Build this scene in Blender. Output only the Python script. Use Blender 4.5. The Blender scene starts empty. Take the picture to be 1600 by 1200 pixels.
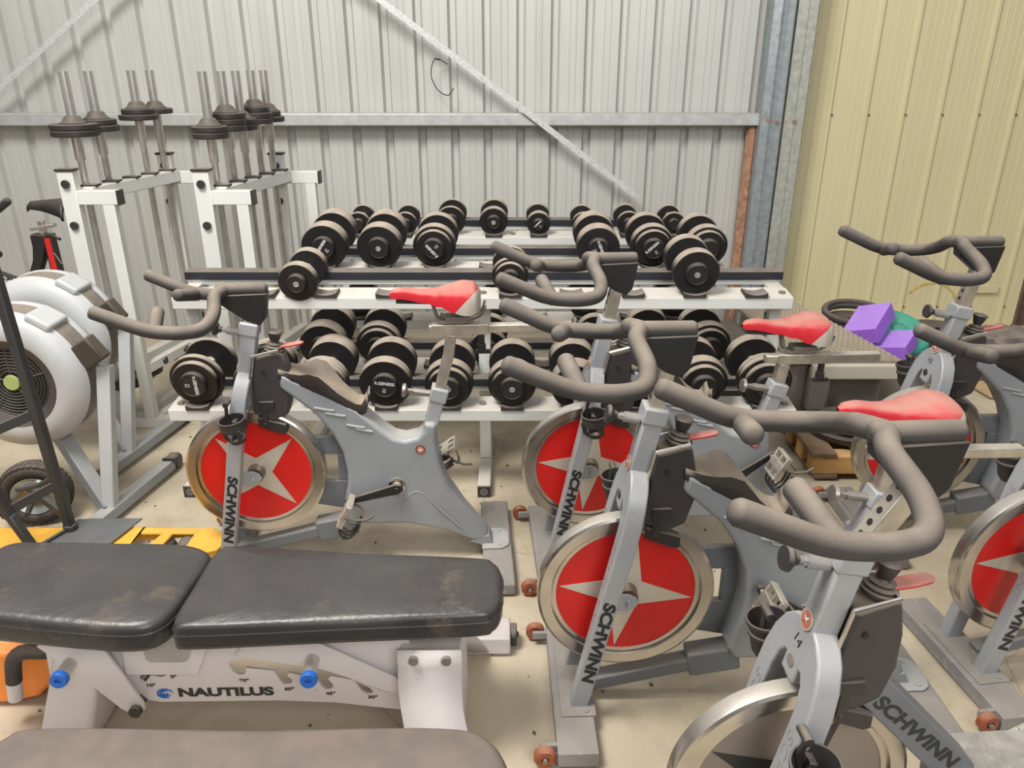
import bpy, bmesh, math, random
from mathutils import Vector, Matrix
random.seed(7)
sc = bpy.context.scene
COL = sc.collection
V = Vector
PI = math.pi

# ------------------------------------------------------------------ camera
FPX, PITCH, CAMH = 1207.0, math.radians(22.6), 1.67
cam = bpy.data.cameras.new('camera')
cam.sensor_width = 36.0
cam.lens = FPX / 1600.0 * 36.0
cam.clip_start = 0.02
co = bpy.data.objects.new('camera', cam)
COL.objects.link(co)
co.location = (0, 0, CAMH)
co.rotation_euler = (PI / 2 - PITCH, 0, 0)
sc.camera = co

# ------------------------------------------------------------------ materials
MATS = {}


def mat(name, col, rough=0.5, metal=0.0, dust=0.0, dcol=(0.36, 0.30, 0.235), var=0.12, vscale=8.0,
        bump=0.0, bscale=60.0, spots=0.0, spotcol=(0.5, 0.5, 0.5), sscale=25.0, coat=0.0, dmin=0.25, dmax=0.95):
    if name in MATS:
        return MATS[name]
    m = bpy.data.materials.new(name)
    m.use_nodes = True
    nt = m.node_tree
    N, L = nt.nodes, nt.links
    b = N['Principled BSDF']
    tc = N.new('ShaderNodeTexCoord')
    ns = N.new('ShaderNodeTexNoise')
    ns.inputs['Scale'].default_value = vscale
    ns.inputs['Detail'].default_value = 5
    L.new(tc.outputs['Object'], ns.inputs['Vector'])
    mr = N.new('ShaderNodeMapRange')
    mr.inputs['From Min'].default_value = 0.3
    mr.inputs['From Max'].default_value = 0.7
    L.new(ns.outputs['Fac'], mr.inputs['Value'])
    mx = N.new('ShaderNodeMix')
    mx.data_type = 'RGBA'
    mx.inputs[6].default_value = (*[c * (1 - var) for c in col], 1)
    mx.inputs[7].default_value = (*[min(1, c * (1 + var)) for c in col], 1)
    L.new(mr.outputs[0], mx.inputs[0])
    out = mx.outputs[2]
    if spots > 0:
        n2 = N.new('ShaderNodeTexNoise')
        n2.inputs['Scale'].default_value = sscale
        n2.inputs['Detail'].default_value = 8
        n2.inputs['Roughness'].default_value = 0.7
        L.new(tc.outputs['Object'], n2.inputs['Vector'])
        m2 = N.new('ShaderNodeMapRange')
        m2.inputs['From Min'].default_value = 0.66 - 0.22 * spots
        m2.inputs['From Max'].default_value = 0.72 - 0.18 * spots
        L.new(n2.outputs['Fac'], m2.inputs['Value'])
        x2 = N.new('ShaderNodeMix')
        x2.data_type = 'RGBA'
        L.new(m2.outputs[0], x2.inputs[0])
        L.new(out, x2.inputs[6])
        x2.inputs[7].default_value = (*spotcol, 1)
        out = x2.outputs[2]
    ro = None
    if dust > 0:      # settled dust: lies on upward faces
        ge = N.new('ShaderNodeNewGeometry')
        sp = N.new('ShaderNodeSeparateXYZ')
        L.new(ge.outputs['Normal'], sp.inputs[0])
        m3 = N.new('ShaderNodeMapRange')
        m3.inputs['From Min'].default_value = dmin
        m3.inputs['From Max'].default_value = dmax
        m3.inputs['To Max'].default_value = dust
        L.new(sp.outputs['Z'], m3.inputs['Value'])
        n3 = N.new('ShaderNodeTexNoise')
        n3.inputs['Scale'].default_value = 14
        n3.inputs['Detail'].default_value = 7
        L.new(tc.outputs['Object'], n3.inputs['Vector'])
        m4 = N.new('ShaderNodeMapRange')
        m4.inputs['From Min'].default_value = 0.25
        m4.inputs['From Max'].default_value = 0.6
        m4.inputs['To Min'].default_value = 0.55
        L.new(n3.outputs['Fac'], m4.inputs['Value'])
        mu = N.new('ShaderNodeMath')
        mu.operation = 'MULTIPLY'
        L.new(m3.outputs[0], mu.inputs[0])
        L.new(m4.outputs[0], mu.inputs[1])
        x3 = N.new('ShaderNodeMix')
        x3.data_type = 'RGBA'
        L.new(mu.outputs[0], x3.inputs[0])
        L.new(out, x3.inputs[6])
        x3.inputs[7].default_value = (*dcol, 1)
        out = x3.outputs[2]
        x4 = N.new('ShaderNodeMix')
        x4.inputs[2].default_value = rough
        x4.inputs[3].default_value = 0.9
        L.new(mu.outputs[0], x4.inputs[0])
        ro = x4.outputs[0]
        if metal > 0:
            x5 = N.new('ShaderNodeMix')
            x5.inputs[2].default_value = metal
            x5.inputs[3].default_value = 0.0
            L.new(mu.outputs[0], x5.inputs[0])
            L.new(x5.outputs[0], b.inputs['Metallic'])
    L.new(out, b.inputs['Base Color'])
    b.inputs['Roughness'].default_value = rough
    if ro:
        L.new(ro, b.inputs['Roughness'])
    if not b.inputs['Metallic'].is_linked:
        b.inputs['Metallic'].default_value = metal
    b.inputs['Coat Weight'].default_value = coat
    if bump > 0:
        n5 = N.new('ShaderNodeTexNoise')
        n5.inputs['Scale'].default_value = bscale
        n5.inputs['Detail'].default_value = 4
        L.new(tc.outputs['Object'], n5.inputs['Vector'])
        bp = N.new('ShaderNodeBump')
        bp.inputs['Strength'].default_value = bump
        bp.inputs['Distance'].default_value = 0.004
        L.new(n5.outputs['Fac'], bp.inputs['Height'])
        L.new(bp.outputs[0], b.inputs['Normal'])
    MATS[name] = m
    return m


DUST = (0.37, 0.31, 0.25)
grey_paint = mat('grey_paint', (0.275, 0.295, 0.315), 0.42, 0.15, dust=0.55, dcol=(0.50, 0.47, 0.41), var=0.06, bump=0.03, bscale=200)
dark_grey = mat('dark_grey_paint', (0.16, 0.175, 0.195), 0.5, 0.1, dust=0.5, var=0.08)
fork_paint = mat('fork_paint', (0.37, 0.385, 0.405), 0.38, 0.2, dust=0.35, dcol=(0.5, 0.45, 0.38), var=0.06, spots=0.12, spotcol=(0.25, 0.23, 0.2), sscale=60)
galv_base = mat('scuffed_base', (0.30, 0.30, 0.31), 0.5, 0.3, dust=0.7, dcol=(0.27, 0.23, 0.185), var=0.25, spots=0.35, spotcol=(0.42, 0.42, 0.43), sscale=18)
foam = mat('handlebar_foam', (0.050, 0.046, 0.046), 0.75, 0, dust=0.9, dcol=(0.25, 0.208, 0.165), var=0.3, bump=0.18, bscale=350, dmin=.05, dmax=1.0)
black_pl = mat('black_plastic', (0.03, 0.028, 0.028), 0.42, 0, dust=0.55, dcol=(0.30, 0.25, 0.2), var=0.2)
brown_pl = mat('shroud_plastic', (0.045, 0.040, 0.040), 0.42, 0, dust=0.85, dcol=(0.36, 0.29, 0.21), var=0.12, bump=0.05)
black_cup = mat('cup_rubber', (0.035, 0.03, 0.03), 0.6, 0, dust=0.6, dcol=(0.22, 0.18, 0.145), var=0.1)
black_st = mat('black_steel', (0.02, 0.02, 0.02), 0.4, 0.2, dust=0.45, var=0.1)
chrome = mat('worn_chrome', (0.62, 0.59, 0.55), 0.22, 1.0, dust=0.35, var=0.15, vscale=20)
brushed = mat('brushed_steel', (0.58, 0.54, 0.47), 0.36, 0.85, dust=0.5, dcol=(0.45, 0.40, 0.32), var=0.2, vscale=25)
rim_m = mat('flywheel_steel', (0.56, 0.53, 0.49), 0.20, 1.0, dust=0.5, dcol=(0.42, 0.37, 0.30), var=0.22, vscale=6, spots=0.2, spotcol=(0.38, 0.32, 0.26), sscale=7)
red_disc = mat('red_disc', (0.62, 0.010, 0.008), 0.35, 0, var=0.08)
star_m = mat('star_silver', (0.60, 0.56, 0.48), 0.33, 0.35, var=0.12)
greydisc = mat('grey_disc', (0.27, 0.235, 0.21), 0.42, 0.5, var=0.1, vscale=4)
blackstar = mat('black_star', (0.02, 0.022, 0.022), 0.4, 0)
red_seat = mat('red_vinyl', (0.50, 0.012, 0.022), 0.48, 0, dust=0.88, dcol=(0.43, 0.225, 0.18), var=0.05, dmin=.3)
beige_seat = mat('saddle_rear_vinyl', (0.42, 0.38, 0.32), 0.45, 0, dust=0.4, var=0.06)
red_pl = mat('red_plastic', (0.50, 0.05, 0.045), 0.5, 0, dust=0.75, dcol=(0.5, 0.33, 0.27))
orange_wh = mat('orange_wheel', (0.30, 0.075, 0.03), 0.25, 0, dust=0.5, dcol=(0.4, 0.24, 0.16), var=0.3, vscale=60)
letter_bk = mat('black_print', (0.015, 0.015, 0.02), 0.5)
letter_gr = mat('grey_print', (0.30, 0.28, 0.28), 0.5)
letter_wh = mat('white_print', (0.75, 0.75, 0.75), 0.5)
letter_or = mat('faded_red_print', (0.55, 0.16, 0.11), 0.5)
ring_gr = mat('badge_ring', (0.5, 0.42, 0.33), 0.5)
rubber = mat('dumbbell_rubber', (0.011, 0.010, 0.010), 0.45, 0, dust=0.95, dcol=(0.42, 0.355, 0.285), var=0.15, dmin=.14, dmax=.6)
boss_m = mat('dumbbell_boss', (0.022, 0.020, 0.020), 0.35, 0, dust=0.35, dcol=(0.3, 0.25, 0.21), var=0.1)
white_rk = mat('white_powder_coat', (0.64, 0.65, 0.62), 0.45, 0, dust=0.75, dcol=(0.50, 0.44, 0.37), var=0.03, spots=0.06, spotcol=(0.4, 0.33, 0.27), sscale=40)
bolt_m = mat('bolt_steel', (0.30, 0.28, 0.26), 0.4, 0.8, dust=0.3)
saddle_m = mat('cradle_rubber', (0.035, 0.03, 0.03), 0.7, 0, dust=0.8, dcol=(0.27, 0.23, 0.20))
strip_m = mat('black_strip', (0.02, 0.022, 0.03), 0.35, 0, dust=0.5)
bar_m = mat('bar_steel', (0.62, 0.60, 0.57), 0.28, 0.75, var=0.12, vscale=14)
plate_m = mat('plate_black', (0.028, 0.024, 0.022), 0.5, 0, dust=0.6, dcol=(0.17, 0.14, 0.115))
vinyl = mat('black_vinyl', (0.035, 0.033, 0.034), 0.27, 0, dust=0.16, dcol=(0.17, 0.15, 0.135), var=0.25, vscale=5, bump=0.5, bscale=38, spots=0.38, spotcol=(0.085, 0.068, 0.054), sscale=4.5)
vinyl_d = mat('dusty_vinyl', (0.07, 0.062, 0.058), 0.5, 0, dust=0.9, dcol=(0.185, 0.145, 0.12), var=0.2, vscale=4, bump=0.1, bscale=35)
bench_w = mat('bench_white', (0.66, 0.62, 0.625), 0.42, 0, dust=0.7, dcol=(0.40, 0.35, 0.30), var=0.03, spots=0.05, spotcol=(0.35, 0.29, 0.24), sscale=50)
blue_pl = mat('blue_plastic', (0.02, 0.13, 0.50), 0.4)
yellow_m = mat('yellow_paint', (0.80, 0.42, 0.045), 0.45, 0, dust=0.2, dcol=(0.5, 0.33, 0.13), var=0.15, vscale=6, spots=0.10, spotcol=(0.18, 0.09, 0.03), sscale=14)
orange_m = mat('orange_plastic', (0.85, 0.26, 0.04), 0.45, 0, dust=0.2, var=0.1, vscale=4)
erg_w = mat('rower_housing', (0.46, 0.475, 0.485), 0.42, 0, dust=0.3, dcol=(0.5, 0.47, 0.43), var=0.05)
erg_dk = mat('rower_dark', (0.07, 0.06, 0.065), 0.5, 0, dust=0.3, var=0.15)
erg_band = mat('perforated_band', (0.22, 0.19, 0.165), 0.55, 0.4, dust=0.4, var=0.2, vscale=60, spots=0.25, spotcol=(0.10, 0.085, 0.075), sscale=240)
green_hub = mat('green_hub', (0.33, 0.42, 0.15), 0.5)
tyre_m = mat('tyre_rubber', (0.05, 0.042, 0.038), 0.8, 0, dust=0.55, dcol=(0.22, 0.18, 0.15))
trolley_m = mat('trolley_steel', (0.05, 0.052, 0.055), 0.5, 0.3, dust=0.4, dcol=(0.17, 0.16, 0.15), var=0.15)
toe_m = mat('toe_plate_steel', (0.16, 0.165, 0.17), 0.5, 0.3, var=0.15)
wood_m = mat('pallet_wood', (0.52, 0.30, 0.11), 0.8, 0, dust=0.25, dcol=(0.45, 0.36, 0.24), var=0.3, vscale=9, bump=0.2)
wood_dk = mat('pallet_wood_dark', (0.20, 0.13, 0.08), 0.85, 0, var=0.3, vscale=9)
purple = mat('purple_foam', (0.34, 0.14, 0.68), 0.7, 0, dust=0.45, dcol=(0.52, 0.36, 0.74), var=0.05)
green_m = mat('green_vinyl', (0.035, 0.33, 0.24), 0.5, 0, dust=0.3, dcol=(0.2, 0.42, 0.34))
beige_tr = mat('beige_plastic', (0.56, 0.53, 0.44), 0.55, 0, dust=0.3, var=0.06)
grey_box = mat('grey_plastic', (0.20, 0.18, 0.155), 0.55, 0, var=0.1)
rust = mat('rusty_steel', (0.36, 0.19, 0.12), 0.85, 0, var=0.35, vscale=30, bump=0.3)
galv = mat('galvanised', (0.36, 0.40, 0.42), 0.42, 0.55, var=0.16, vscale=30, spots=0.12, spotcol=(0.16, 0.17, 0.17), sscale=55)
galv2 = mat('galvanised_pale', (0.46, 0.47, 0.42), 0.45, 0.45, var=0.16, vscale=30, spots=0.12, spotcol=(0.22, 0.23, 0.2), sscale=55)
strap_m = mat('strap_galvanised', (0.58, 0.59, 0.58), 0.5, 0.3, var=0.2, vscale=90, spots=0.3, spotcol=(0.40, 0.41, 0.41), sscale=90)
cable_m = mat('cable_black', (0.03, 0.03, 0.03), 0.5)
sheet_m = mat('grey_rags', (0.16, 0.135, 0.125), 0.7, 0, dust=0.4, var=0.3, vscale=20)
card_m = mat('cardboard', (0.48, 0.35, 0.19), 0.8, 0, var=0.12)
tread_m = mat('tread_plate', (0.62, 0.60, 0.56), 0.32, 0.8, dust=0.3, var=0.2, vscale=30, spots=0.15, spotcol=(0.22, 0.18, 0.14), sscale=22)
bikered = mat('bike_red', (0.60, 0.02, 0.02), 0.4)
bikeblk = mat('bike_black', (0.025, 0.022, 0.022), 0.4, 0.2, dust=0.6, dcol=(0.12, 0.10, 0.085))
clear_label = mat('paper_label', (0.62, 0.62, 0.6), 0.5)


def sheet_wall_mat(name, col, dirt, dcol):
    m = bpy.data.materials.new(name)
    m.use_nodes = True
    N, L = m.node_tree.nodes, m.node_tree.links
    b = N['Principled BSDF']
    tc = N.new('ShaderNodeTexCoord')
    mp = N.new('ShaderNodeMapping')
    mp.inputs['Scale'].default_value = (14, 14, 0.6)
    L.new(tc.outputs['Object'], mp.inputs[0])
    n = N.new('ShaderNodeTexNoise')
    n.inputs['Scale'].default_value = 1.5
    n.inputs['Detail'].default_value = 6
    L.new(mp.outputs[0], n.inputs['Vector'])
    n2 = N.new('ShaderNodeTexNoise')
    n2.inputs['Scale'].default_value = 1.1
    n2.inputs['Detail'].default_value = 3
    L.new(tc.outputs['Object'], n2.inputs['Vector'])
    a = N.new('ShaderNodeMath')
    a.operation = 'MULTIPLY'
    L.new(n.outputs['Fac'], a.inputs[0])
    L.new(n2.outputs['Fac'], a.inputs[1])
    r = N.new('ShaderNodeMapRange')
    r.inputs['From Min'].default_value = 0.15
    r.inputs['From Max'].default_value = 0.45
    r.inputs['To Max'].default_value = dirt
    L.new(a.outputs[0], r.inputs['Value'])
    x = N.new('ShaderNodeMix')
    x.data_type = 'RGBA'
    x.inputs[6].default_value = (*col, 1)
    x.inputs[7].default_value = (*dcol, 1)
    L.new(r.outputs[0], x.inputs[0])
    L.new(x.outputs[2], b.inputs['Base Color'])
    b.inputs['Roughness'].default_value = 0.42
    b.inputs['Metallic'].default_value = 0.1
    return m


wall_grey = sheet_wall_mat('grey_sheet', (0.53, 0.53, 0.505), 0.6, (0.40, 0.395, 0.37))
wall_cream = sheet_wall_mat('cream_sheet', (0.68, 0.62, 0.39), 0.5, (0.58, 0.51, 0.30))


def floor_mat():
    m = bpy.data.materials.new('concrete')
    m.use_nodes = True
    N, L = m.node_tree.nodes, m.node_tree.links
    b = N['Principled BSDF']
    tc = N.new('ShaderNodeTexCoord')

    def noise(s, d=6, r=0.55, dist=0):
        n = N.new('ShaderNodeTexNoise')
        n.inputs['Scale'].default_value = s
        n.inputs['Detail'].default_value = d
        n.inputs['Roughness'].default_value = r
        n.inputs['Distortion'].default_value = dist
        L.new(tc.outputs['Object'], n.inputs['Vector'])
        return n.outputs['Fac']

    def rng(f, a, c, lo=0, hi=1):
        r = N.new('ShaderNodeMapRange')
        r.inputs['From Min'].default_value = a
        r.inputs['From Max'].default_value = c
        r.inputs['To Min'].default_value = lo
        r.inputs['To Max'].default_value = hi
        L.new(f, r.inputs['Value'])
        return r.outputs[0]

    def mix(f, c1, c2):
        x = N.new('ShaderNodeMix')
        x.data_type = 'RGBA'
        L.new(f, x.inputs[0])
        for s, c in ((6, c1), (7, c2)):
            if isinstance(c, tuple):
                x.inputs[s].default_value = (*c, 1)
            else:
                L.new(c, x.inputs[s])
        return x.outputs[2]
    c = mix(rng(noise(1.6), 0.3, 0.7), (0.45, 0.375, 0.265), (0.56, 0.49, 0.375))
    c = mix(rng(noise(3.3, 8, 0.65, 0.5), 0.48, 0.68, 0, 0.6), c, (0.32, 0.25, 0.17))
    c = mix(rng(noise(.9, 5, 0.6, .3), 0.50, 0.66, 0, 0.45), c, (0.30, 0.245, 0.18))
    c = mix(rng(noise(22, 6, 0.7), 0.55, 0.72, 0, 0.45), c, (0.33, 0.27, 0.20))
    c = mix(rng(noise(90, 4, 0.7), 0.68, 0.74, 0, 0.7), c, (0.17, 0.13, 0.09))
    # hairline cracks
    vo = N.new('ShaderNodeTexVoronoi')
    vo.feature = 'DISTANCE_TO_EDGE'
    vo.inputs['Scale'].default_value = 0.8
    nn = N.new('ShaderNodeTexNoise')
    nn.inputs['Scale'].default_value = 4
    nn.inputs['Detail'].default_value = 6
    L.new(tc.outputs['Object'], nn.inputs['Vector'])
    ad = N.new('ShaderNodeMix')
    ad.data_type = 'VECTOR'
    ad.inputs[0].default_value = 0.12
    L.new(tc.outputs['Object'], ad.inputs[4])
    L.new(nn.outputs['Color'], ad.inputs[5])
    L.new(ad.outputs[1], vo.inputs['Vector'])
    c = mix(rng(vo.outputs['Distance'], 0.0005, 0.003, 0.45, 0), c, (0.22, 0.18, 0.13))
    L.new(c, b.inputs['Base Color'])
    b.inputs['Roughness'].default_value = 0.7
    bp = N.new('ShaderNodeBump')
    bp.inputs['Strength'].default_value = 0.15
    bp.inputs['Distance'].default_value = 0.003
    L.new(noise(60), bp.inputs['Height'])
    L.new(bp.outputs[0], b.inputs['Normal'])
    return m


# ------------------------------------------------------------------ mesh helpers
def link(o, parent=None):
    COL.objects.link(o)
    if isinstance(parent, list):
        parent = parent[0]
    if parent is not None:
        o.parent = parent
    return o


def finish(bm, name, m, parent=None, bevel=0.0, seg=2, ang=35, smooth=True, solid=0, subsurf=0):
    me = bpy.data.meshes.new(name)
    bmesh.ops.remove_doubles(bm, verts=bm.verts, dist=1e-6)
    bmesh.ops.recalc_face_normals(bm, faces=bm.faces)
    bm.to_mesh(me)
    bm.free()
    for mm in (m if isinstance(m, (list, tuple)) else [m]):
        me.materials.append(mm)
    if smooth:
        me.shade_smooth()
        if not subsurf:
            me.set_sharp_from_angle(angle=math.radians(ang))
    o = bpy.data.objects.new(name, me)
    link(o, parent)
    if solid:
        s = o.modifiers.new('solid', 'SOLIDIFY')
        s.thickness = solid
        s.offset = 0
    if bevel:
        b = o.modifiers.new('bevel', 'BEVEL')
        b.width = bevel
        b.segments = seg
        b.limit_method = 'ANGLE'
        b.angle_limit = math.radians(40)
        b.harden_normals = False
    if subsurf:
        s = o.modifiers.new('sub', 'SUBSURF')
        s.levels = s.render_levels = subsurf
    return o


def split(bm, name, m, parent=None, **kw):
    """one object for every connected piece in bm"""
    bm.verts.ensure_lookup_table()
    seen, out = set(), []
    for v in list(bm.verts):
        if v in seen:
            continue
        st, isl = [v], set([v])
        while st:
            q = st.pop()
            for e in q.link_edges:
                o = e.other_vert(q)
                if o not in isl:
                    isl.add(o)
                    st.append(o)
        seen |= isl
        nb = bmesh.new()
        mp = {q: nb.verts.new(q.co) for q in isl}
        fs = set(f for q in isl for f in q.link_faces)
        for f in fs:
            nb.faces.new([mp[q] for q in f.verts])
        out.append(finish(nb, name, m, parent, **kw))
    bm.free()
    return out


def split_merge(bm, name, m, parent):
    bmesh.ops.remove_doubles(bm, verts=bm.verts, dist=1e-5)
    return split(bm, name, m, parent, ang=80)


def empty(name, loc=(0, 0, 0), rz=0.0, rot=None, label=None, cat=None, group=None):
    o = bpy.data.objects.new(name, None)
    COL.objects.link(o)
    o.empty_display_size = 0.05
    o.location = loc
    o.rotation_euler = rot if rot else (0, 0, rz)
    tag(o, label, cat, group)
    return o


def tag(o, label=None, cat=None, group=None, kind=None):
    if label:
        o['label'] = label
    if cat:
        o['category'] = cat
    if group:
        o['group'] = group
    if kind:
        o['kind'] = kind
    return o


def box(bm, c, s, M=None):
    r = bmesh.ops.create_cube(bm, size=1.0)
    T = Matrix.Translation(c) @ Matrix.Diagonal((s[0], s[1], s[2], 1))
    if M is not None:
        T = M @ T
    bmesh.ops.transform(bm, matrix=T, verts=r['verts'])
    return r['verts']


def beam(bm, a, b, w, h, up=(0, 0, 1)):
    """rectangular bar from a to b; w across, h along 'up'"""
    a, b = V(a), V(b)
    d = (b - a)
    x = d.normalized()
    u = V(up)
    y = u.cross(x)
    if y.length < 1e-4:
        y = V((0, 1, 0)).cross(x)
    y.normalize()
    z = x.cross(y)
    M = Matrix((x, y, z)).transposed().to_4x4()
    M.translation = (a + b) / 2
    r = bmesh.ops.create_cube(bm, size=1.0)
    bmesh.ops.transform(bm, matrix=M @ Matrix.Diagonal((d.length, w, h, 1)), verts=r['verts'])


def prism(bm, poly, t0, t1, axis='y'):
    """extrude 2D polygon; axis y: poly=(x,z); axis z: poly=(x,y); axis x: poly=(y,z)"""
    def P(p, t):
        if axis == 'y':
            return (p[0], t, p[1])
        if axis == 'z':
            return (p[0], p[1], t)
        return (t, p[0], p[1])
    a = [bm.verts.new(P(p, t0)) for p in poly]
    b = [bm.verts.new(P(p, t1)) for p in poly]
    n = len(poly)
    bm.faces.new(a)
    bm.faces.new(b[::-1])
    for i in range(n):
        bm.faces.new((a[i], a[(i + 1) % n], b[(i + 1) % n], b[i]))
    return a + b


def catmull(pts, n=6, closed=False):
    pts = [V(p) for p in pts]
    out = []
    N = len(pts)
    rng = range(N) if closed else range(N - 1)
    for i in rng:
        if closed:
            p0, p1, p2, p3 = pts[i - 1], pts[i], pts[(i + 1) % N], pts[(i + 2) % N]
        else:
            p0 = pts[max(i - 1, 0)]
            p1, p2 = pts[i], pts[i + 1]
            p3 = pts[min(i + 2, N - 1)]
        for k in range(n):
            t = k / n
            out.append(0.5 * ((2 * p1) + (-p0 + p2) * t + (2 * p0 - 5 * p1 + 4 * p2 - p3) * t * t + (-p0 + 3 * p1 - 3 * p2 + p3) * t ** 3))
    if not closed:
        out.append(pts[-1])
    return out


def fillet(pts, r=0.03, n=5):
    pts = [V(p) for p in pts]
    out = [pts[0]]
    for i in range(1, len(pts) - 1):
        p, a, b = pts[i], pts[i - 1], pts[i + 1]
        da, db = (a - p), (b - p)
        q = min(r, da.length * 0.49, db.length * 0.49)
        s, e = p + da.normalized() * q, p + db.normalized() * q
        for k in range(n + 1):
            t = k / n
            out.append((1 - t) ** 2 * s + 2 * t * (1 - t) * p + t * t * e)
    out.append(pts[-1])
    return out


def tube(bm, pts, r, n=14, cap=True, rect=None, dome=False, closed=False):
    """sweep a circle (radius r or list) or rect=(w,h) along pts"""
    pts = [V(p) for p in pts]
    N = len(pts)
    rr = r if isinstance(r, (list, tuple)) else [r] * N
    tans = []
    for i in range(N):
        if closed:
            t = pts[(i + 1) % N] - pts[i - 1]
        else:
            t = pts[min(i + 1, N - 1)] - pts[max(i - 1, 0)]
        tans.append(t.normalized())
    ref = V((0, 0, 1)) if abs(tans[0].z) < 0.9 else V((0, 1, 0))
    u = ref.cross(tans[0]).normalized()
    rings = []
    prev = tans[0]
    for i in range(N):
        t = tans[i]
        ax = prev.cross(t)
        if ax.length > 1e-7:
            u = Matrix.Rotation(prev.angle(t), 3, ax.normalized()) @ u
        u = (u - t * u.dot(t)).normalized()
        v = t.cross(u)
        prev = t
        if rect:
            w, h = rect[0] / 2, rect[1] / 2
            ring = [bm.verts.new(pts[i] + u * a * w + v * b * h) for a, b in ((-1, -1), (1, -1), (1, 1), (-1, 1))]
        else:
            ring = [bm.verts.new(pts[i] + (u * math.cos(2 * PI * k / n) + v * math.sin(2 * PI * k / n)) * rr[i]) for k in range(n)]
        rings.append(ring)
    m = len(rings[0])
    for i in range(N if closed else N - 1):
        a, b = rings[i], rings[(i + 1) % N]
        for k in range(m):
            bm.faces.new((a[k], a[(k + 1) % m], b[(k + 1) % m], b[k]))
    if cap and not closed:
        for e, ring, sgn in ((0, rings[0], -1), (N - 1, rings[-1], 1)):
            if dome and not rect:
                last = ring
                t = tans[e] * sgn
                for q in (35, 65):
                    c_, s_ = math.cos(math.radians(q)), math.sin(math.radians(q))
                    nr = [bm.verts.new(pts[e] + (vv.co - pts[e]) * c_ + t * rr[e] * s_ * 0.6) for vv in ring]
                    for k in range(m):
                        bm.faces.new((last[k], last[(k + 1) % m], nr[(k + 1) % m], nr[k]))
                    last = nr
                bm.faces.new(last)
            else:
                bm.faces.new(ring)
    return rings


def lathe(bm, prof, n=32, M=None, closed=False):
    """prof [(r, h)] around local z, transformed by M"""
    M = M or Matrix.Identity(4)
    rings = []
    for r, h in prof:
        if r < 1e-6:
            rings.append([bm.verts.new(M @ V((0, 0, h)))])
        else:
            rings.append([bm.verts.new(M @ V((r * math.cos(2 * PI * k / n), r * math.sin(2 * PI * k / n), h))) for k in range(n)])
    K = len(rings)
    for i in range(K if closed else K - 1):
        a, b = rings[i], rings[(i + 1) % K]
        for k in range(n):
            k2 = (k + 1) % n
            if len(a) == 1 and len(b) == 1:
                continue
            if len(a) == 1:
                bm.faces.new((a[0], b[k2], b[k]))
            elif len(b) == 1:
                bm.faces.new((a[k], a[k2], b[0]))
            else:
                bm.faces.new((a[k], a[k2], b[k2], b[k]))


def axis_m(c, d):
    """matrix taking local z to direction d at c"""
    d = V(d).normalized()
    q = V((0, 0, 1)).rotation_difference(d)
    return Matrix.Translation(c) @ q.to_matrix().to_4x4()


def cyl(bm, a, b, r, n=20, r2=None):
    a, b = V(a), V(b)
    h = (b - a).length
    r2 = r if r2 is None else r2
    lathe(bm, [(0, 0), (r, 0), (r2, h), (0, h)], n, axis_m(a, b - a))


def basis(o, x, y):
    x = V(x).normalized()
    y = V(y)
    y = (y - x * y.dot(x)).normalized()
    z = x.cross(y)
    M = Matrix((x, y, z)).transposed().to_4x4()
    M.translation = V(o)
    return M


def text(name, s, size, M, m, parent, sx=1.0, off=0.0, ext=0.0004, align='CENTER', shear=0.0, spacing=1.0):
    cu = bpy.data.curves.new(name, 'FONT')
    cu.body = s
    cu.size = size
    cu.align_x = align
    cu.align_y = 'CENTER'
    cu.extrude = ext
    cu.offset = off
    cu.shear = shear
    cu.space_character = spacing
    t = bpy.data.objects.new(name + '_src', cu)
    COL.objects.link(t)
    bpy.context.view_layer.update()
    dg = bpy.context.evaluated_depsgraph_get()
    me = bpy.data.meshes.new_from_object(t.evaluated_get(dg))
    me.name = name
    bpy.data.objects.remove(t)
    me.transform(M @ Matrix.Diagonal((sx, 1, 1, 1)))
    me.materials.clear()
    me.materials.append(m)
    o = bpy.data.objects.new(name, me)
    return link(o, parent)


def NB():
    return bmesh.new()


# ================================================================== SPIN BIKE
LEAN = 0.196
SC = (1 / math.sqrt(1 + LEAN * LEAN))
FS = V((-LEAN * SC, 0, SC))     # up the fork
FN = V((SC, 0, LEAN * SC))      # forward normal of the fork plane
FO = V((0.952, 0, 0.035))


def fk(w, s, n=0.0):
    return FO + FS * s + FN * n + V((0, w, 0))


def pose_post(z):
    return V((FO.x - (z - FO.z) * LEAN, 0, z))


def four_star(bm, R, r, y0, y1, c, ang0):
    pts = []
    for k in range(8):
        a = ang0 + k * PI / 4
        q = R if k % 2 == 0 else r
        pts.append((c[0] + q * math.cos(a), c[1] + q * math.sin(a)))
    prism(bm, pts, y0, y1)


FWC = (0.826, 0.367)
FWR = 0.236

CACHE = {}


def cached(key, build, parent):
    """reuse mesh + modifiers of a part built earlier"""
    if key in CACHE:
        src = CACHE[key]
        if isinstance(src, list):
            return [link(q.copy(), parent) for q in src]
        o = src.copy()
        link(o, parent)
        return o
    o = build()
    CACHE[key] = o
    return o


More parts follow.
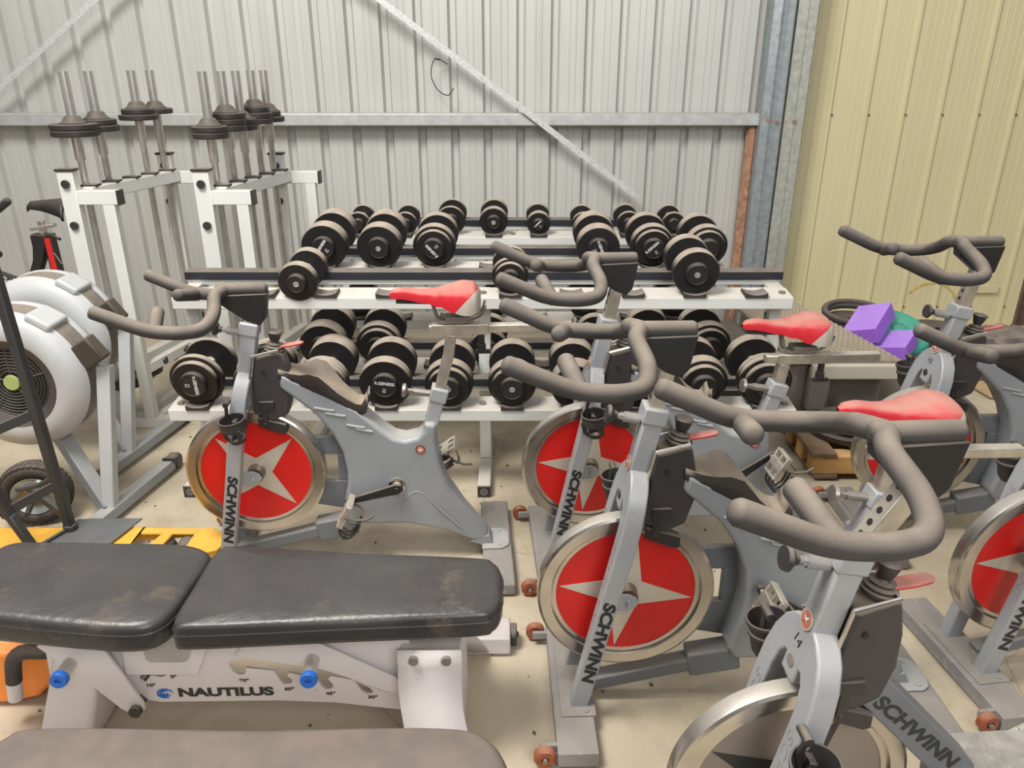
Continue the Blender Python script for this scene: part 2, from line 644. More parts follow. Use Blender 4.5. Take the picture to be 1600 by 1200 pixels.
def spin_bike(loc, yaw, label, bz=1.10, dx=0.0, sz=0.76, slide=0.0, crank=-0.25, cups='L', star0=0.4, dark=False, number=None,
              saddle=True, rail_back=0.15, pedal_tilt=0.0):
    root = empty('spin_bike', loc, PI + yaw, label=label, cat='exercise bike', group='grey spin bikes')
    P = lambda key, fn: cached(key, fn, root)

    tubular = dark

    # ---- frame
    def frame_tubes():
        bm = NB()
        beam(bm, (.735, 0, .64), (.485, 0, .375), .070, .062, up=(0, 1, 0))
        box(bm, (.27, 0, .355), (.50, .085, .07))
        beam(bm, (.30, 0, .36), (0, 0, .06), .06, .07, up=(0, 1, 0))
        beam(bm, (.24, 0, .36), (.215, 0, .55), .05, .05, up=(0, 1, 0))
        return finish(bm, 'frame', dark_grey, root, bevel=.005)

    def frame():
        top = [(.700, .742), (.640, .712), (.582, .682), (.464, .610), (.385, .530), (.345, .497), (.310, .488), (.268, .497), (.243, .522),
               (.243, .55), (.200, .545), (.206, .500), (.196, .40), (.171, .309), (.113, .216), (.030, .100), (.040, .076), (.088, .071)]
        bot = [(.183, .128), (.318, .160), (.440, .163), (.52, .163), (.545, .20), (.530, .26), (.516, .32), (.512, .37), (.522, .45),
               (.550, .52), (.60, .595), (.66, .65), (.705, .690)]
        pts = [V((a, b, 0)) for a, b in top] + [V((a, b, 0)) for a, b in bot]
        bm = NB()
        prism(bm, [(p.x, p.y) for p in pts], -0.048, 0.048)
        # narrow the tail and the seat mast
        for v in bm.verts:
            if v.co.x < .15:
                v.co.y *= 0.75
        return finish(bm, 'frame', grey_paint, root, bevel=0.014, seg=3)
    fr = frame_tubes() if tubular else P('frame', frame)
    if tubular:
        bm = NB()
        prism(bm, [(.525, -.056), (.53, -.046), (.53, .046), (.525, .056), (.02, .056), (.02, -.056)], .391, .396, axis='z')
        tp = finish(bm, 'tread_plate', tread_m, root, bevel=.001)
        bm = NB()
        for i in range(24):
            for j in range(6):
                M = Matrix.Translation((.51 - i * .020, -.045 + j * .018, .3965)) @ Matrix.Rotation(.8 if (i + j) % 2 else -.8, 4, 'Z')
                box(bm, (0, 0, 0), (.014, .004, .002), M)
        finish(bm, 'tread_pattern', tread_m, tp)
        M = basis((.600, .0312, .497), (-.73, 0, -.68), (-.68, 0, .73))
        text('lettering', 'SCHWINN', .040, M, mat('dull_print', (.03, .028, .028), .6), fr, sx=1.35, off=.0016)

    def ribs():
        bm = NB()
        for (a, b) in (((.600, .655), (.535, .610)), ((.565, .635), (.50, .590)), ((.500, .590), (.440, .535)), ((.470, .575), (.415, .520))):
            for y in (-.049, .049):
                tube(bm, [(a[0], y, a[1] - .035), ((a[0] + b[0]) / 2 - .012, y, a[1] - .045), (b[0], y, a[1] - .048)], 0.0045, 8)
        path = [(.21, .20), (.245, .255), (.262, .262), (.250, .255), (.20, .205), (.12, .135)]
        path = [(.345, .165 + .045), (.315, .27), (.285, .295), (.255, .285), (.20, .215), (.13, .14)]
        for y in (-.0485, .0485):
            tube(bm, fillet([(x, y, z) for x, z in path], .03), 0.0035, 8)
        return split(bm, 'pressed_rib', grey_paint, fr)
    if not tubular:
        cached('ribs', ribs, fr)

    def badge():
        bm = NB()
        lathe(bm, [(0, 0), (.017, 0), (.017, .002), (0, .002)], 24, axis_m((.259, .0485, .455), (0, 1, 0)))
        return finish(bm, 'frame_badge', letter_bk, fr)
    if not tubular:
        cached('badge', badge, fr)

    def badge2():
        bm = NB()
        lathe(bm, [(0, 0), (.0125, 0), (.0125, .0006), (0, .0006)], 24, axis_m((.259, .0505, .455), (0, 1, 0)))
        lathe(bm, [(.0155, 0), (.0165, 0), (.0165, .0008), (.0155, .0008)], 24, axis_m((.259, .0505, .455), (0, 1, 0)), closed=True)
        o = finish(bm, 'badge_disc', letter_or, fr)
        return o
    if not tubular:
        cached('badge2', badge2, fr)

    def badge3():
        bm = NB()
        four_star(bm, .012, .003, .0508, .0518, (.259, .455), 0)
        return finish(bm, 'badge_star', clear_label, fr)
    if not tubular:
        cached('badge3', badge3, fr)

    # ---- dark chain guard plate with window
    def guard():
        bm = NB()
        outer = [(.62, .47), (.52, .49), (.47, .42), (.46, .25), (.52, .20), (.60, .21), (.66, .24), (.68, .44)]
        # built as ring of four bars round the window, merged look
        prism(bm, [(.68, .475), (.50, .475), (.50, .405), (.68, .405)], -.052, -.03)
        prism(bm, [(.68, .30), (.50, .30), (.47, .22), (.54, .185), (.66, .21)], -.052, -.03)
        prism(bm, [(.555, .405), (.47, .405), (.47, .30), (.555, .30)], -.052, -.03)
        cyl(bm, (.80, -.085, .367), (.80, -.06, .367), .10, 32)
        return finish(bm, 'chain_guard', dark_grey, root, bevel=.004)
    if not tubular:
        P('guard', guard)

    # ---- bottom strut
    def strut():
        bm = NB()
        beam(bm, (.50, 0, .150), (.64, 0, .125), .060, .075)
        beam(bm, (.62, 0, .125), (.925, 0, .052), .045, .042)
        return finish(bm, 'bottom_strut', dark_grey, root, bevel=.006)
    P('strut', strut)

    # ---- fork: horseshoe of two legs under a rounded head plate
    def fork():
        half = [(.098, 0), (.098, .38), (.104, .46), (.106, .53), (.103, .595), (.092, .645), (.072, .685), (.045, .710), (.026, .718)]
        inner = [(.058, 0), (.058, .52), (.056, .575), (.047, .615), (.034, .632), (.024, .632), (.020, .612), (.012, .598), (0, .596)]
        outl = [(w, s) for w, s in half] + [(-w, s) for w, s in half[::-1]] + [(-w, s) for w, s in inner] + [(w, s) for w, s in inner[::-1][1:]]
        bm = NB()
        a = [bm.verts.new(fk(w, s, -.024)) for w, s in outl]
        b = [bm.verts.new(fk(w, s, .024)) for w, s in outl]
        n = len(outl)
        bm.faces.new(a)
        bm.faces.new(b[::-1])
        for i in range(n):
            bm.faces.new((a[i], a[(i + 1) % n], b[(i + 1) % n], b[i]))
        return finish(bm, 'fork', fork_paint, root, bevel=.006, seg=3)
    fo = P('fork', fork)

    def headtube():
        bm = NB()
        beam(bm, fk(0, .60), fk(0, .868), .052, .050, up=FN)
        o = finish(bm, 'head_tube', fork_paint, root, bevel=.005)
        return o
    P('headtube', headtube)

    def collar():
        bm = NB()
        beam(bm, fk(0, .845), fk(0, .888), .062, .060, up=FN)
        return finish(bm, 'collar', fork_paint, root, bevel=.005)
    P('collar', collar)

    def letters():
        M = basis(fk(.0985, .24, 0), -FS, -FN)
        return text('lettering', 'SCHWINN', .043, M, letter_bk, fo, sx=1.28, off=.0019, shear=.12)
    cached('letters', letters, fo)

    def letters2():
        M = basis(fk(-.0985, .24, 0), FS, -FN)
        return text('lettering', 'SCHWINN', .043, M, letter_bk, fo, sx=1.28, off=.0019, shear=.12)
    cached('letters2', letters2, fo)
    for i, w in enumerate((.078, -.078)):
        def fl(w=w):
            M = basis(fk(w, .42, .0245), -FS, (0, 1, 0))
            return text('front_lettering', 'SCHWINN', .032, M, letter_gr, fo, sx=1.6, off=.0001, shear=.15)
        cached('fl%d' % i, fl, fo)

    def hb():
        bm = NB()
        lathe(bm, [(0, 0), (.020, 0), (.020, .002), (0, .002)], 28, axis_m(fk(0, .725, .0262), FN))
        return finish(bm, 'head_badge', ring_gr, fo)
    cached('hb', hb, fo)

    def hb2():
        bm = NB()
        lathe(bm, [(0, 0), (.0155, 0), (.0155, .0006), (0, .0006)], 28, axis_m(fk(0, .725, .0284), FN))
        return finish(bm, 'badge_disc', letter_or, fo)
    cached('hb2', hb2, fo)

    def hb3():
        bm = NB()
        pts = []
        for k in range(8):
            a = k * PI / 4 + .785
            q = .0145 if k % 2 == 0 else .0038
            pts.append((q * math.cos(a), q * math.sin(a)))
        n0 = [bm.verts.new(fk(w, .725 + s, .0292)) for w, s in pts]
        bm.faces.new(n0)
        return finish(bm, 'badge_star', clear_label, fo, solid=.0006)
    cached('hb3', hb3, fo)

    def plug():
        bm = NB()
        lathe(bm, [(0, 0), (.013, 0), (.012, .003), (0, .004)], 20, axis_m(fk(0, .632, .024), FN))
        return finish(bm, 'rubber_plug', grey_box if dark else black_pl, fo)
    plug()
    if number:
        M = basis(fk(-.004, .676, .0258), V((0, 1, 0)) - FS * .25, FS)
        text('painted_number', number, .030, M, letter_bk, fo, off=-.0003, ext=.0002)

    # axle bracket and hub
    def bracket(side=.052):
        bm = NB()
        for y in (side,):
            s = 1 if y > 0 else -1
            prism(bm, [(.890, .340), (.825, .340), (.806, .350), (.798, .366), (.806, .382), (.825, .392), (.890, .392)], y, y + .004 * s)
            cyl(bm, (.826, y, .366), (.826, y + .013 * s, .366), .008, 6)
            cyl(bm, (.826, y, .366), (.826, y + .020 * s, .366), .005, 10)
        return finish(bm, 'axle_bracket', fork_paint, root, bevel=.001)
    P('bracket', bracket)
    P('bracket2', lambda: bracket(-.052))

    # ---- flywheel
    def fly():
        bm = NB()
        M = axis_m((FWC[0], 0, FWC[1]), (0, 1, 0))
        lathe(bm, [(.186, -.0125), (.196, -.0125), (.1965, -.006), (.201, -.006), (.2015, -.020), (.228, -.0215), (.235, -.018), (.236, -.014), (.236, .014), (.235, .018), (.228, .0215), (.2015, .020), (.201, .006), (.1965, .006), (.196, .0125), (.186, .0125)], 96, M, closed=True)
        return finish(bm, 'flywheel', rim_m, root, ang=28)
    fw = P('fly', fly)

    def disc():
        bm = NB()
        M = axis_m((FWC[0], 0, FWC[1]), (0, 1, 0))
        lathe(bm, [(0, -.010), (.1865, -.010), (.1865, .010), (0, .010)], 64, M)
        return finish(bm, 'wheel_disc', greydisc if dark else red_disc, fw)
    cached(('disc', dark), disc, fw)

    def star():
        bm = NB()
        four_star(bm, .1795, .052, -.0112, .0112, FWC, 0)
        return finish(bm, 'star', blackstar if dark else star_m, fw, smooth=False)
    so = cached(('star', dark), star, fw)
    so.matrix_local = Matrix.Translation((FWC[0], 0, FWC[1])) @ Matrix.Rotation(-star0, 4, 'Y') @ Matrix.Translation((-FWC[0], 0, -FWC[1]))

    def hub():
        bm = NB()
        M = axis_m((FWC[0], 0, FWC[1]), (0, 1, 0))
        lathe(bm, [(0, -.052), (.010, -.052), (.010, -.045), (.029, -.044), (.031, -.012), (.031, .012), (.029, .044), (.010, .045), (.010, .052), (0, .052)], 28, M)
        return finish(bm, 'hub', mat('hub_steel', (.24, .20, .16), .35, .8, var=.2), fw)
    cached('hub', hub, fw)

    # brake caliper above wheel
    def caliper():
        bm = NB()
        for s in (-1, 1):
            prism(bm, [(.79, .585), (.70, .555), (.70, .525), (.715, .522), (.79, .552)], s * .021, s * .040)
            box(bm, (.765, s * .036, .60), (.02, .016, .08))
        box(bm, (.755, 0, .628), (.05, .09, .03))
        cyl(bm, (.765, .028, .56), (.765, .045, .56), .006, 8)
        return finish(bm, 'brake_pad', black_pl, root, bevel=.003)
    P('caliper', caliper)

    # ---- shroud
    def shroud():
        bm = NB()
        poly = [(.772, .792), (.700, .812), (.688, .800), (.674, .735), (.672, .66), (.690, .590), (.740, .572), (.803, .600), (.790, .70)]
        prism(bm, poly, -.042, .042)
        for v in bm.verts:
            if v.co.x < .71:
                v.co.y *= .80
        return finish(bm, 'brake_housing', brown_pl, root, bevel=.008, seg=3)
    sh = P('shroud', shroud)

    def hole():
        bm = NB()
        lathe(bm, [(.0, 0), (.0065, 0), (.0065, .001), (0, .001)], 16, axis_m((.75, .0418, .745), (0, 1, 0)))
        return finish(bm, 'screw_hole', letter_bk, sh)
    cached('hole', hole, sh)

    def trim_():
        bm = NB()
        tube(bm, [(.782, .043, .80), (.70, .038, .818), (.70, -.038, .818), (.782, -.043, .80)], .005, 8)
        tube(bm, [(.782, .043, .80), (.80, .045, .71)], .004, 8)
        return finish(bm, 'housing_trim', chrome, sh)
    cached('trim_', trim_, sh)

    def bknob():
        bm = NB()
        c = (.718, 0, .808)
        lathe(bm, [(0, 0), (.034, 0), (.034, .006), (.027, .008), (.030, .014), (.022, .018), (.024, .023), (.014, .026), (.012, .03), (.016, .036), (.022, .058), (.024, .062), (.02, .066), (0, .064)], 24, axis_m(c, (-.15, 0, 1)))
        return finish(bm, 'brake_knob', black_pl, root)
    P('bknob', bknob)

    def lever():
        bm = NB()
        pts = [(.725, -.014), (.66, -.016), (.628, -.012), (.620, 0), (.628, .012), (.66, .016), (.725, .014)]
        prism(bm, pts, .812, .820, axis='z')
        for v in bm.verts:
            v.co.z += (.725 - v.co.x) * .15
        return finish(bm, 'brake_lever', red_pl, root, bevel=.003)
    P('lever', lever)

    # ---- cover trough
    def trough():
        st = [(.705, .748, .752, .040), (.665, .730, .738, .046), (.635, .714, .738, .058), (.600, .695, .745, .072), (.570, .680, .735, .074), (.545, .666, .705, .066),
              (.520, .650, .672, .055), (.49, .632, .642, .046), (.465, .617, .625, .042), (.445, .610, .622, .040), (.432, .618, .642, .038), (.424, .645, .660, .032)]
        bm = NB()
        rows = []
        for x, zf, zt, w in st:
            row = []
            for k in range(11):
                t = -1 + 2 * k / 10
                a = abs(t)
                z = zf + (zt - zf) * max(0, (a - .35) / .65) ** 1.6
                row.append(bm.verts.new((x, w * t, z)))
            rows.append(row)
        for i in range(len(rows) - 1):
            for k in range(10):
                bm.faces.new((rows[i][k], rows[i][k + 1], rows[i + 1][k + 1], rows[i + 1][k]))
        # outer skirt down to the frame
        for k in (0, 10):
            low = []
            for i, (x, zf, zt, w) in enumerate(st):
                low.append(bm.verts.new((x, .044 * (1 if k else -1), zf - .022)))
            for i in range(len(rows) - 1):
                bm.faces.new((rows[i][k], rows[i + 1][k], low[i + 1], low[i]))
        return finish(bm, 'bottle_trough', brown_pl, root, solid=.005, ang=60)
    if not tubular:
        P('trough', trough)

    # ---- bottle cups on the legs
    for side in cups:
        s = 1 if side == 'L' else -1

        deep = cups != 'L'

        def cup(s=s, deep=deep):
            bm = NB()
            c = fk(s * .142, .515 if (deep and s > 0) else .590, .0)
            d = V((.12, s * .08, 1)).normalized()
            M = axis_m(c - d * .02, d)
            if deep:
                lathe(bm, [(.026, -.045), (.034, -.03), (.037, .005), (.041, .010), (.041, .016), (.037, .018), (.041, .034), (.044, .036), (.044, .044), (.040, .045), (.033, .01), (.022, -.043)], 32, M, closed=True)
            else:
                lathe(bm, [(.038, .0), (.041, .0), (.041, .030), (.043, .032), (.043, .036), (.038, .036)], 32, M, closed=True)
                lathe(bm, [(.020, -.048), (.024, -.048), (.024, -.034), (.020, -.034)], 24, M, closed=True)
                for q in (0, 2.1, 4.2):
                    tube(bm, [M @ V((.039 * math.cos(q), .039 * math.sin(q), .008)), M @ V((.034 * math.cos(q), .034 * math.sin(q), -.03)), M @ V((.022 * math.cos(q), .022 * math.sin(q), -.044))], .003, rect=(.014, .004))
            box(bm, (0, 0, 0), (.014, .05, .05), basis(fk(s * .108, .50 if (deep and s > 0) else .565, 0), FN, (0, 1, 0)))
            return finish(bm, 'bottle_ring', black_cup, root, bevel=.001)
        P('cup' + side + str(deep), cup)

        def strap(s=s, deep=deep):
            bm = NB()
            c = fk(s * .118, .53 if (deep and s > 0) else .60, .02)
            tube(bm, [c + V((.0, 0, -.03)), c + V((.006, 0, .0)), c + V((.0, s * .01, .045))], .006, 8)
            cyl(bm, c + V((0, -.018, .045)), c + V((0, .018, .045)), .009, 12)
            return finish(bm, 'ring_clamp', black_pl, root)
        P('strap' + side + str(deep), strap)

    # ---- stabilisers
    def stabf():
        bm = NB()
        box(bm, (.965, 0, .030), (.105, .50, .044))
        prism(bm, [(.905, -.13), (1.0, -.13), (1.0, .13), (.905, .13)], .052, .057, axis='z')
        for y in (-.115, .115):
            cyl(bm, (.93, y, .057), (.93, y, .061), .007, 8)
        for s in (-1, 1):
            box(bm, (1.03, s * .212, .036), (.06, .012, .024))
        return finish(bm, 'front_stabilizer', galv_base, root, bevel=.006)
    sf = P('stabf', stabf)
    for s in (-1, 1):
        def whl(s=s):
            bm = NB()
            y0 = s * .225
            lathe(bm, [(0, -.008), (.010, -.008), (.011, -.013), (.024, -.013), (.029, -.008), (.029, .008), (.024, .013), (.011, .013), (.010, .008), (0, .008)], 28, axis_m((1.05, s * .236, .031), (0, 1, 0)))
            return finish(bm, 'transport_wheel', orange_wh, sf)
        cached('whl%d' % s, whl, sf)

        def wb(s=s):
            bm = NB()
            cyl(bm, (1.05, s * .236 + .012, .031), (1.05, s * .236 + .020, .031), .007, 6)
            return finish(bm, 'wheel_bolt', bolt_m, sf)
        cached('wb%d' % s, wb, sf)

    def stabr():
        bm = NB()
        box(bm, (0, 0, .030), (.105, .54, .044))
        return finish(bm, 'rear_stabilizer', galv_base, root, bevel=.006)
    P('stabr', stabr)

    def tongue():
        bm = NB()
        pts = [(.055, -.065), (-.015, -.065), (-.038, -.05), (-.045, -.03), (-.045, .03), (-.038, .05), (-.015, .065), (.055, .065)]
        prism(bm, pts, .052, .059, axis='z')
        prism(bm, [(.10, .07), (.03, .095), (.012, .055), (.06, .055)], -.036, .036)
        for y in (-.045, .045):
            cyl(bm, (-.01, y, .059), (-.01, y, .063), .007, 8)
        return finish(bm, 'mounting_plate', grey_paint, root, bevel=.002)
    P('tongue', tongue)

    # ---- handlebar
    c0 = pose_post(bz)
    c0.x += dx
    hx, z0 = c0.x, bz
    bm = NB()
    tube(bm, [(hx - .035, 0, z0), (hx + .105, 0, z0)], .0195, 16, dome=True)
    for s in (1, -1):
        p = [(hx + .085, s * .0, z0), (hx + .108, s * .045, z0 - .006), (hx + .088, s * .13, z0 - .045), (hx + .105, s * .190, z0 - .070), (hx + .165, s * .205, z0 - .075),
             (hx + .26, s * .205, z0 - .068), (hx + .40, s * .212, z0 - .004)]
        tube(bm, fillet(p, .045, 6), .0205, 18, dome=True)
        tube(bm, [(hx + .245, s * .20, z0 - .072), (hx + .268, s * .092, z0 - .042)], .0205, 18, dome=True)
    hb_o = finish(bm, 'handlebar', foam, root, ang=60)
    hb_o['label'] = 'dusty foam covered handlebar'
    bm = NB()
    prism(bm, [(hx + .105, z0 - .015), (hx - .045, z0 - .010), (hx - .030, z0 - .095), (hx - .012, z0 - .115), (hx + .028, z0 - .100), (hx + .10, z0 - .045)], -.022, .022)
    finish(bm, 'bar_bracket', black_st, root, bevel=.003)
    bm = NB()
    a = fk(0, .84)
    b = V((hx, 0, z0 - .06)) if abs(dx) > 1e-4 else pose_post(z0 - .06)
    beam(bm, a, b, .038, .038, up=FN)
    po = finish(bm, 'handlebar_post', brushed, root, bevel=.003)
    bm = NB()
    L_ = (V(b) - V(a)).length
    d = (V(b) - V(a)).normalized()
    s_ = .07
    while s_ < L_ - .05:
        q = V(a) + d * s_
        nn = V((d.z, 0, -d.x))
        lathe(bm, [(0, 0), (.0065, 0), (.0065, .0006), (0, .0006)], 14, axis_m(q + nn * .0192, nn))
        s_ += .026
    finish(bm, 'post_holes', letter_bk, po)

    def aknob():
        bm = NB()
        q = fk(0, .845, .03)
        dd = FN
        cyl(bm, q, q + dd * .04, .013, 16)
        cyl(bm, q + dd * .04, q + dd * .05, .010, 6)
        cyl(bm, q + dd * .05, q + dd * .062, .007, 12)
        return finish(bm, 'knob_barrel', galv_base, root)
    P('aknob', aknob)

    def aknob2():
        bm = NB()
        q = fk(0, .845, .087)
        M = axis_m(q, FN)
        lathe(bm, [(0, 0), (.010, 0), (.012, .008), (.018, .012), (.024, .018), (.022, .026), (0, .028)], 20, M)
        return finish(bm, 'adjusting_knob', black_pl, root)
    P('aknob2', aknob2)

    # ---- seat mast
    def mast():
        bm = NB()
        beam(bm, (.232, 0, .49), (.187, 0, .655), .050, .046, up=(1, 0, .2))
        beam(bm, (.197, 0, .618), (.184, 0, .664), .060, .058, up=(1, 0, .2))
        return finish(bm, 'seat_tube', fork_paint, root, bevel=.004)
    P('mast', mast)

    def mknob():
        bm = NB()
        cyl(bm, (.215, 0, .64), (.275, 0, .650), .012, 14)
        cyl(bm, (.275, 0, .650), (.295, 0, .653), .009, 6)
        lathe(bm, [(0, 0), (.010, 0), (.024, .008), (.022, .018), (0, .02)], 18, axis_m((.295, 0, .653), (1, 0, .15)))
        return finish(bm, 'seat_knob', bolt_m, root)
    P('mknob', mknob)
    if saddle:
        bm = NB()
        top = V((.187 - (sz - .11 - .655) * .27, 0, max(sz - .075, .675)))
        pts = [V((.190, 0, .645))]
        if sz > .80:
            pts += [V((.190 - (sz - .09 - .645) * .27, 0, sz - .09))]
        xt = pts[-1].x - .01 if sz > .8 else .178
        pts.append(V((xt, 0, sz - .018)))
        tube(bm, pts, .02, rect=(.036, .036))
        finish(bm, 'seat_post', brushed, root, bevel=.003)
        bm = NB()
        beam(bm, (.205, 0, sz), (.02, 0, sz), .040, .036)
        sl = finish(bm, 'seat_slider', brushed, root, bevel=.003)
        bm = NB()
        beam(bm, (.215 + (.03 if rail_back < .2 else 0), 0, sz), (-rail_back, 0, sz), .032, .028)
        finish(bm, 'slider_rail', brushed, sl, bevel=.004)
        bm = NB()
        cyl(bm, (.045, 0, sz - .018), (.045, 0, sz - .065), .011, 16)
        cyl(bm, (.045, 0, sz - .055), (.045, 0, sz - .075), .015, 12)
        box(bm, (.040, 0, sz - .082), (.05, .014, .012))
        finish(bm, 'slider_knob', black_pl, sl)
        # saddle rails
        bm = NB()
        zt = sz + .135
        for s in (-1, 1):
            tube(bm, fillet([(.20, s * .012, zt - .05), (.185, s * .018, sz + .026), (.10, s * .022, sz + .024), (.04, s * .024, sz + .05), (.03, s * .03, zt - .05)], .02), .0045, 8)
        box(bm, (.12, 0, sz + .035), (.08, .05, .022))
        finish(bm, 'saddle_clamp', bolt_m, root, bevel=.002)
        # saddle shell: loft from nose (t=0) to tail (t=1)
        x0, x1 = .335, .045
        NT, NK = 34, 24

        def prof(t):
            w = .019 + .010 * min(1, t / .15) + (.088 - .022) * (max(0, (t - .32)) / .5) ** 1.5 if t < .82 else None
            return w
        ws = [(0, .008), (.03, .018), (.10, .0235), (.25, .027), (.38, .034), (.5, .046), (.62, .062), (.74, .078), (.86, .086), (.94, .080), (.985, .060), (1.0, .035)]
        tops = [(0, -.012), (.05, .0), (.15, .004), (.35, -.002), (.5, -.001), (.65, .010), (.8, .020), (.92, .016), (1, -.008)]
        skirt = [(0, .014), (.05, .028), (.2, .034), (.4, .038), (.55, .050), (.68, .072), (.8, .088), (.9, .085), (1, .055)]

        def ip(tab, t):
            for (a, va), (b, vb) in zip(tab, tab[1:]):
                if t <= b:
                    f = (t - a) / (b - a)
                    f = f * f * (3 - 2 * f)
                    return va + (vb - va) * f
            return tab[-1][1]
        bmR, bmB = NB(), NB()
        for half in (0,):
            grid = []
            for i in range(NT + 1):
                t = (i / NT) ** .9
                w, zz, sk = ip(ws, t), ip(tops, t), ip(skirt, t)
                row = []
                for k in range(NK + 1):
                    a = -1 + 2 * k / NK
                    th = min(PI / 2 * .999, abs(a) * (PI / 2) * 1.12)
                    y = w * math.copysign(abs(math.sin(th)) ** .85, a)
                    dr = 1 - abs(math.cos(th)) ** .8
                    z = zt + zz - sk * (dr * .55 + max(0, abs(a) - .62) / .38 * .45)
                    row.append((x0 + (x1 - x0) * t, y, z))
                grid.append(row)
            for sd_ in (-1, 1):
                hb_ = NB()
                for i in range(NT):
                    for k in range(NK):
                        if (k < NK // 2) == (sd_ < 0):
                            hb_.faces.new([hb_.verts.new(p) for p in (grid[i][k], grid[i][k + 1], grid[i + 1][k + 1], grid[i + 1][k])])
                bmesh.ops.remove_doubles(hb_, verts=hb_.verts, dist=1e-6)
                pn = V((-1, .3 * sd_, -.95))
                pc = V((.047, 0, zt))
                bmesh.ops.bisect_plane(hb_, geom=hb_.verts[:] + hb_.edges[:] + hb_.faces[:], plane_co=pc, plane_no=pn)
                for f in hb_.faces:
                    tgt = bmB if (f.calc_center_median() - pc).dot(pn) > 0 else bmR
                    tgt.faces.new([tgt.verts.new(v_.co) for v_ in f.verts])
                hb_.free()
            last = grid[-1]
            low = [(p[0] + .004, p[1] * .8, zt - .055) for p in last]
            for k in range(NK):
                bmB.faces.new([bmB.verts.new(p) for p in (last[k], last[k + 1], low[k + 1], low[k])])
        sd = finish(bmR, 'saddle', red_seat, root, ang=80)
        # shell underside
        split_merge(bmB, 'saddle_rear_panel', beige_seat, sd)
        bm = NB()
        prism(bm, [(.315, -.012), (.20, -.026), (.10, -.070), (.06, -.066), (.06, .066), (.10, .070), (.20, .026), (.315, .012)], zt - .045, zt - .035, axis='z')
        finish(bm, 'saddle_shell', black_pl, sd)

    # ---- cranks and pedals
    cc = V((.345, 0, .318))

    def bb():
        bm = NB()
        for s in (-1, 1):
            lathe(bm, [(0, 0), (.030, 0), (.030, .006), (.020, .007), (.019, .002), (.018, .002), (.017, .018), (0, .018)], 28, axis_m(cc + V((0, s * .047, 0)), (0, s, 0)))
        return split(bm, 'bottom_bracket', chrome, root)
    P('bb', bb)
    for s in (1, -1):
        ang = crank if s == 1 else crank + PI
        d = V((math.cos(ang), 0, math.sin(ang)))
        a = cc + V((0, s * .072, 0))
        b = a + d * .172
        nrm = V((-d.z, 0, d.x))
        bm = NB()
        pr = []
        for t, h in ((-.02, .012), (0, .019), (.03, .017), (.15, .011), (.172, .012), (.185, .006)):
            pr.append((t, h))
        up_ = [a + d * t + nrm * h for t, h in pr] + [a + d * t - nrm * h for t, h in pr[::-1]]
        va = [bm.verts.new(p + V((0, -.007, 0))) for p in up_]
        vb = [bm.verts.new(p + V((0, .007, 0))) for p in up_]
        bm.faces.new(va)
        bm.faces.new(vb[::-1])
        for i in range(len(up_)):
            j = (i + 1) % len(up_)
            bm.faces.new((va[i], va[j], vb[j], vb[i]))
        cyl(bm, a + V((0, s * .006, 0)), a + V((0, s * .010, 0)), .008, 10)
        finish(bm, 'crank_arm', black_st, root, bevel=.002)
        # pedal, hanging with its cage below
        bm = NB()
        c = b + V((0, s * .065, 0))
        cyl(bm, b, b + V((0, s * .11, 0)), .007, 12)
        ta = pedal_tilt + (1.1 if s == 1 else .6)
        X = V((math.cos(ta), 0, -math.sin(ta)))
        Z = V((math.sin(ta), 0, math.cos(ta)))
        M = basis(c, X, (0, 1, 0))
        for q in (-.042, .042):
            box(bm, (q, 0, 0), (.008, .085, .022), M)
        for q in (-.040, 0, .040):
            box(bm, (0, q, 0), (.085, .010, .018), M)
        box(bm, (0, 0, 0), (.03, .085, .02), M)
        pd = finish(bm, 'pedal', brushed, root, bevel=.002)
        bm = NB()
        for q in (-.026, 0.0, .026):
            p = [M @ V((.045, q, 0)), M @ V((.080, q, -.012)), M @ V((.088, q * .8, -.045)), M @ V((.05, q * .6, -.062)), M @ V((0.01, q * .9, -.058))]
            tube(bm, fillet(p, .02), .0045, 8)
        tube(bm, fillet([M @ V((.083, -.03, -.03)), M @ V((.088, 0, -.036)), M @ V((.083, .03, -.03))], .01), .005, 8)
        finish(bm, 'toe_cage', black_pl, pd)
        bm = NB()
        p = [M @ V((-.005, -.047, .0)), M @ V((-.01, -.047, -.045)), M @ V((-.01, -.02, -.066)), M @ V((-.01, .02, -.066)), M @ V((-.01, .047, -.045)), M @ V((-.005, .047, 0))]
        tube(bm, fillet(p, .015), .004, rect=(.012, .003))
        p = [M @ V((-.01, .045, -.04)), M @ V((-.03, .05, -.07)), M @ V((-.055, .052, -.085))]
        tube(bm, p, .004, rect=(.012, .003))
        finish(bm, 'pedal_strap', black_pl, pd)
    return root


spin_bike((-.056, 2.403, 0), math.radians(3.4), 'grey spin bike standing right behind the black bench, its red saddle over the dumbbells',
          bz=1.012, sz=.870, rail_back=.277, crank=-.25, cups='L', star0=.82)
spin_bike((1.094, 2.446, 0), math.radians(3.4), 'grey spin bike in the middle, directly in front of the dumbbell rack and wooden pallet',
          bz=1.10, sz=.752, rail_back=.15, crank=2.5, cups='L', star0=.1)
spin_bike((1.128, 1.72, 0), math.radians(1.4), 'grey spin bike with its whole red starred wheel right of the benches',
          bz=1.10, sz=.772, rail_back=.15, crank=.6, cups='R', star0=.12)
spin_bike((2.316, 2.544, 0), math.radians(.6), 'grey spin bike marked 10 on its head, nearest the cream wall',
          bz=1.123, sz=.76, crank=1.0, cups='R', star0=.3, number='10')
spin_bike((2.292, 1.936, 0), math.radians(7.2), 'grey spin bike cut off by the right picture edge, only fork and red wheel showing',
          bz=1.00, sz=.76, crank=1.0, cups='R', star0=.06)
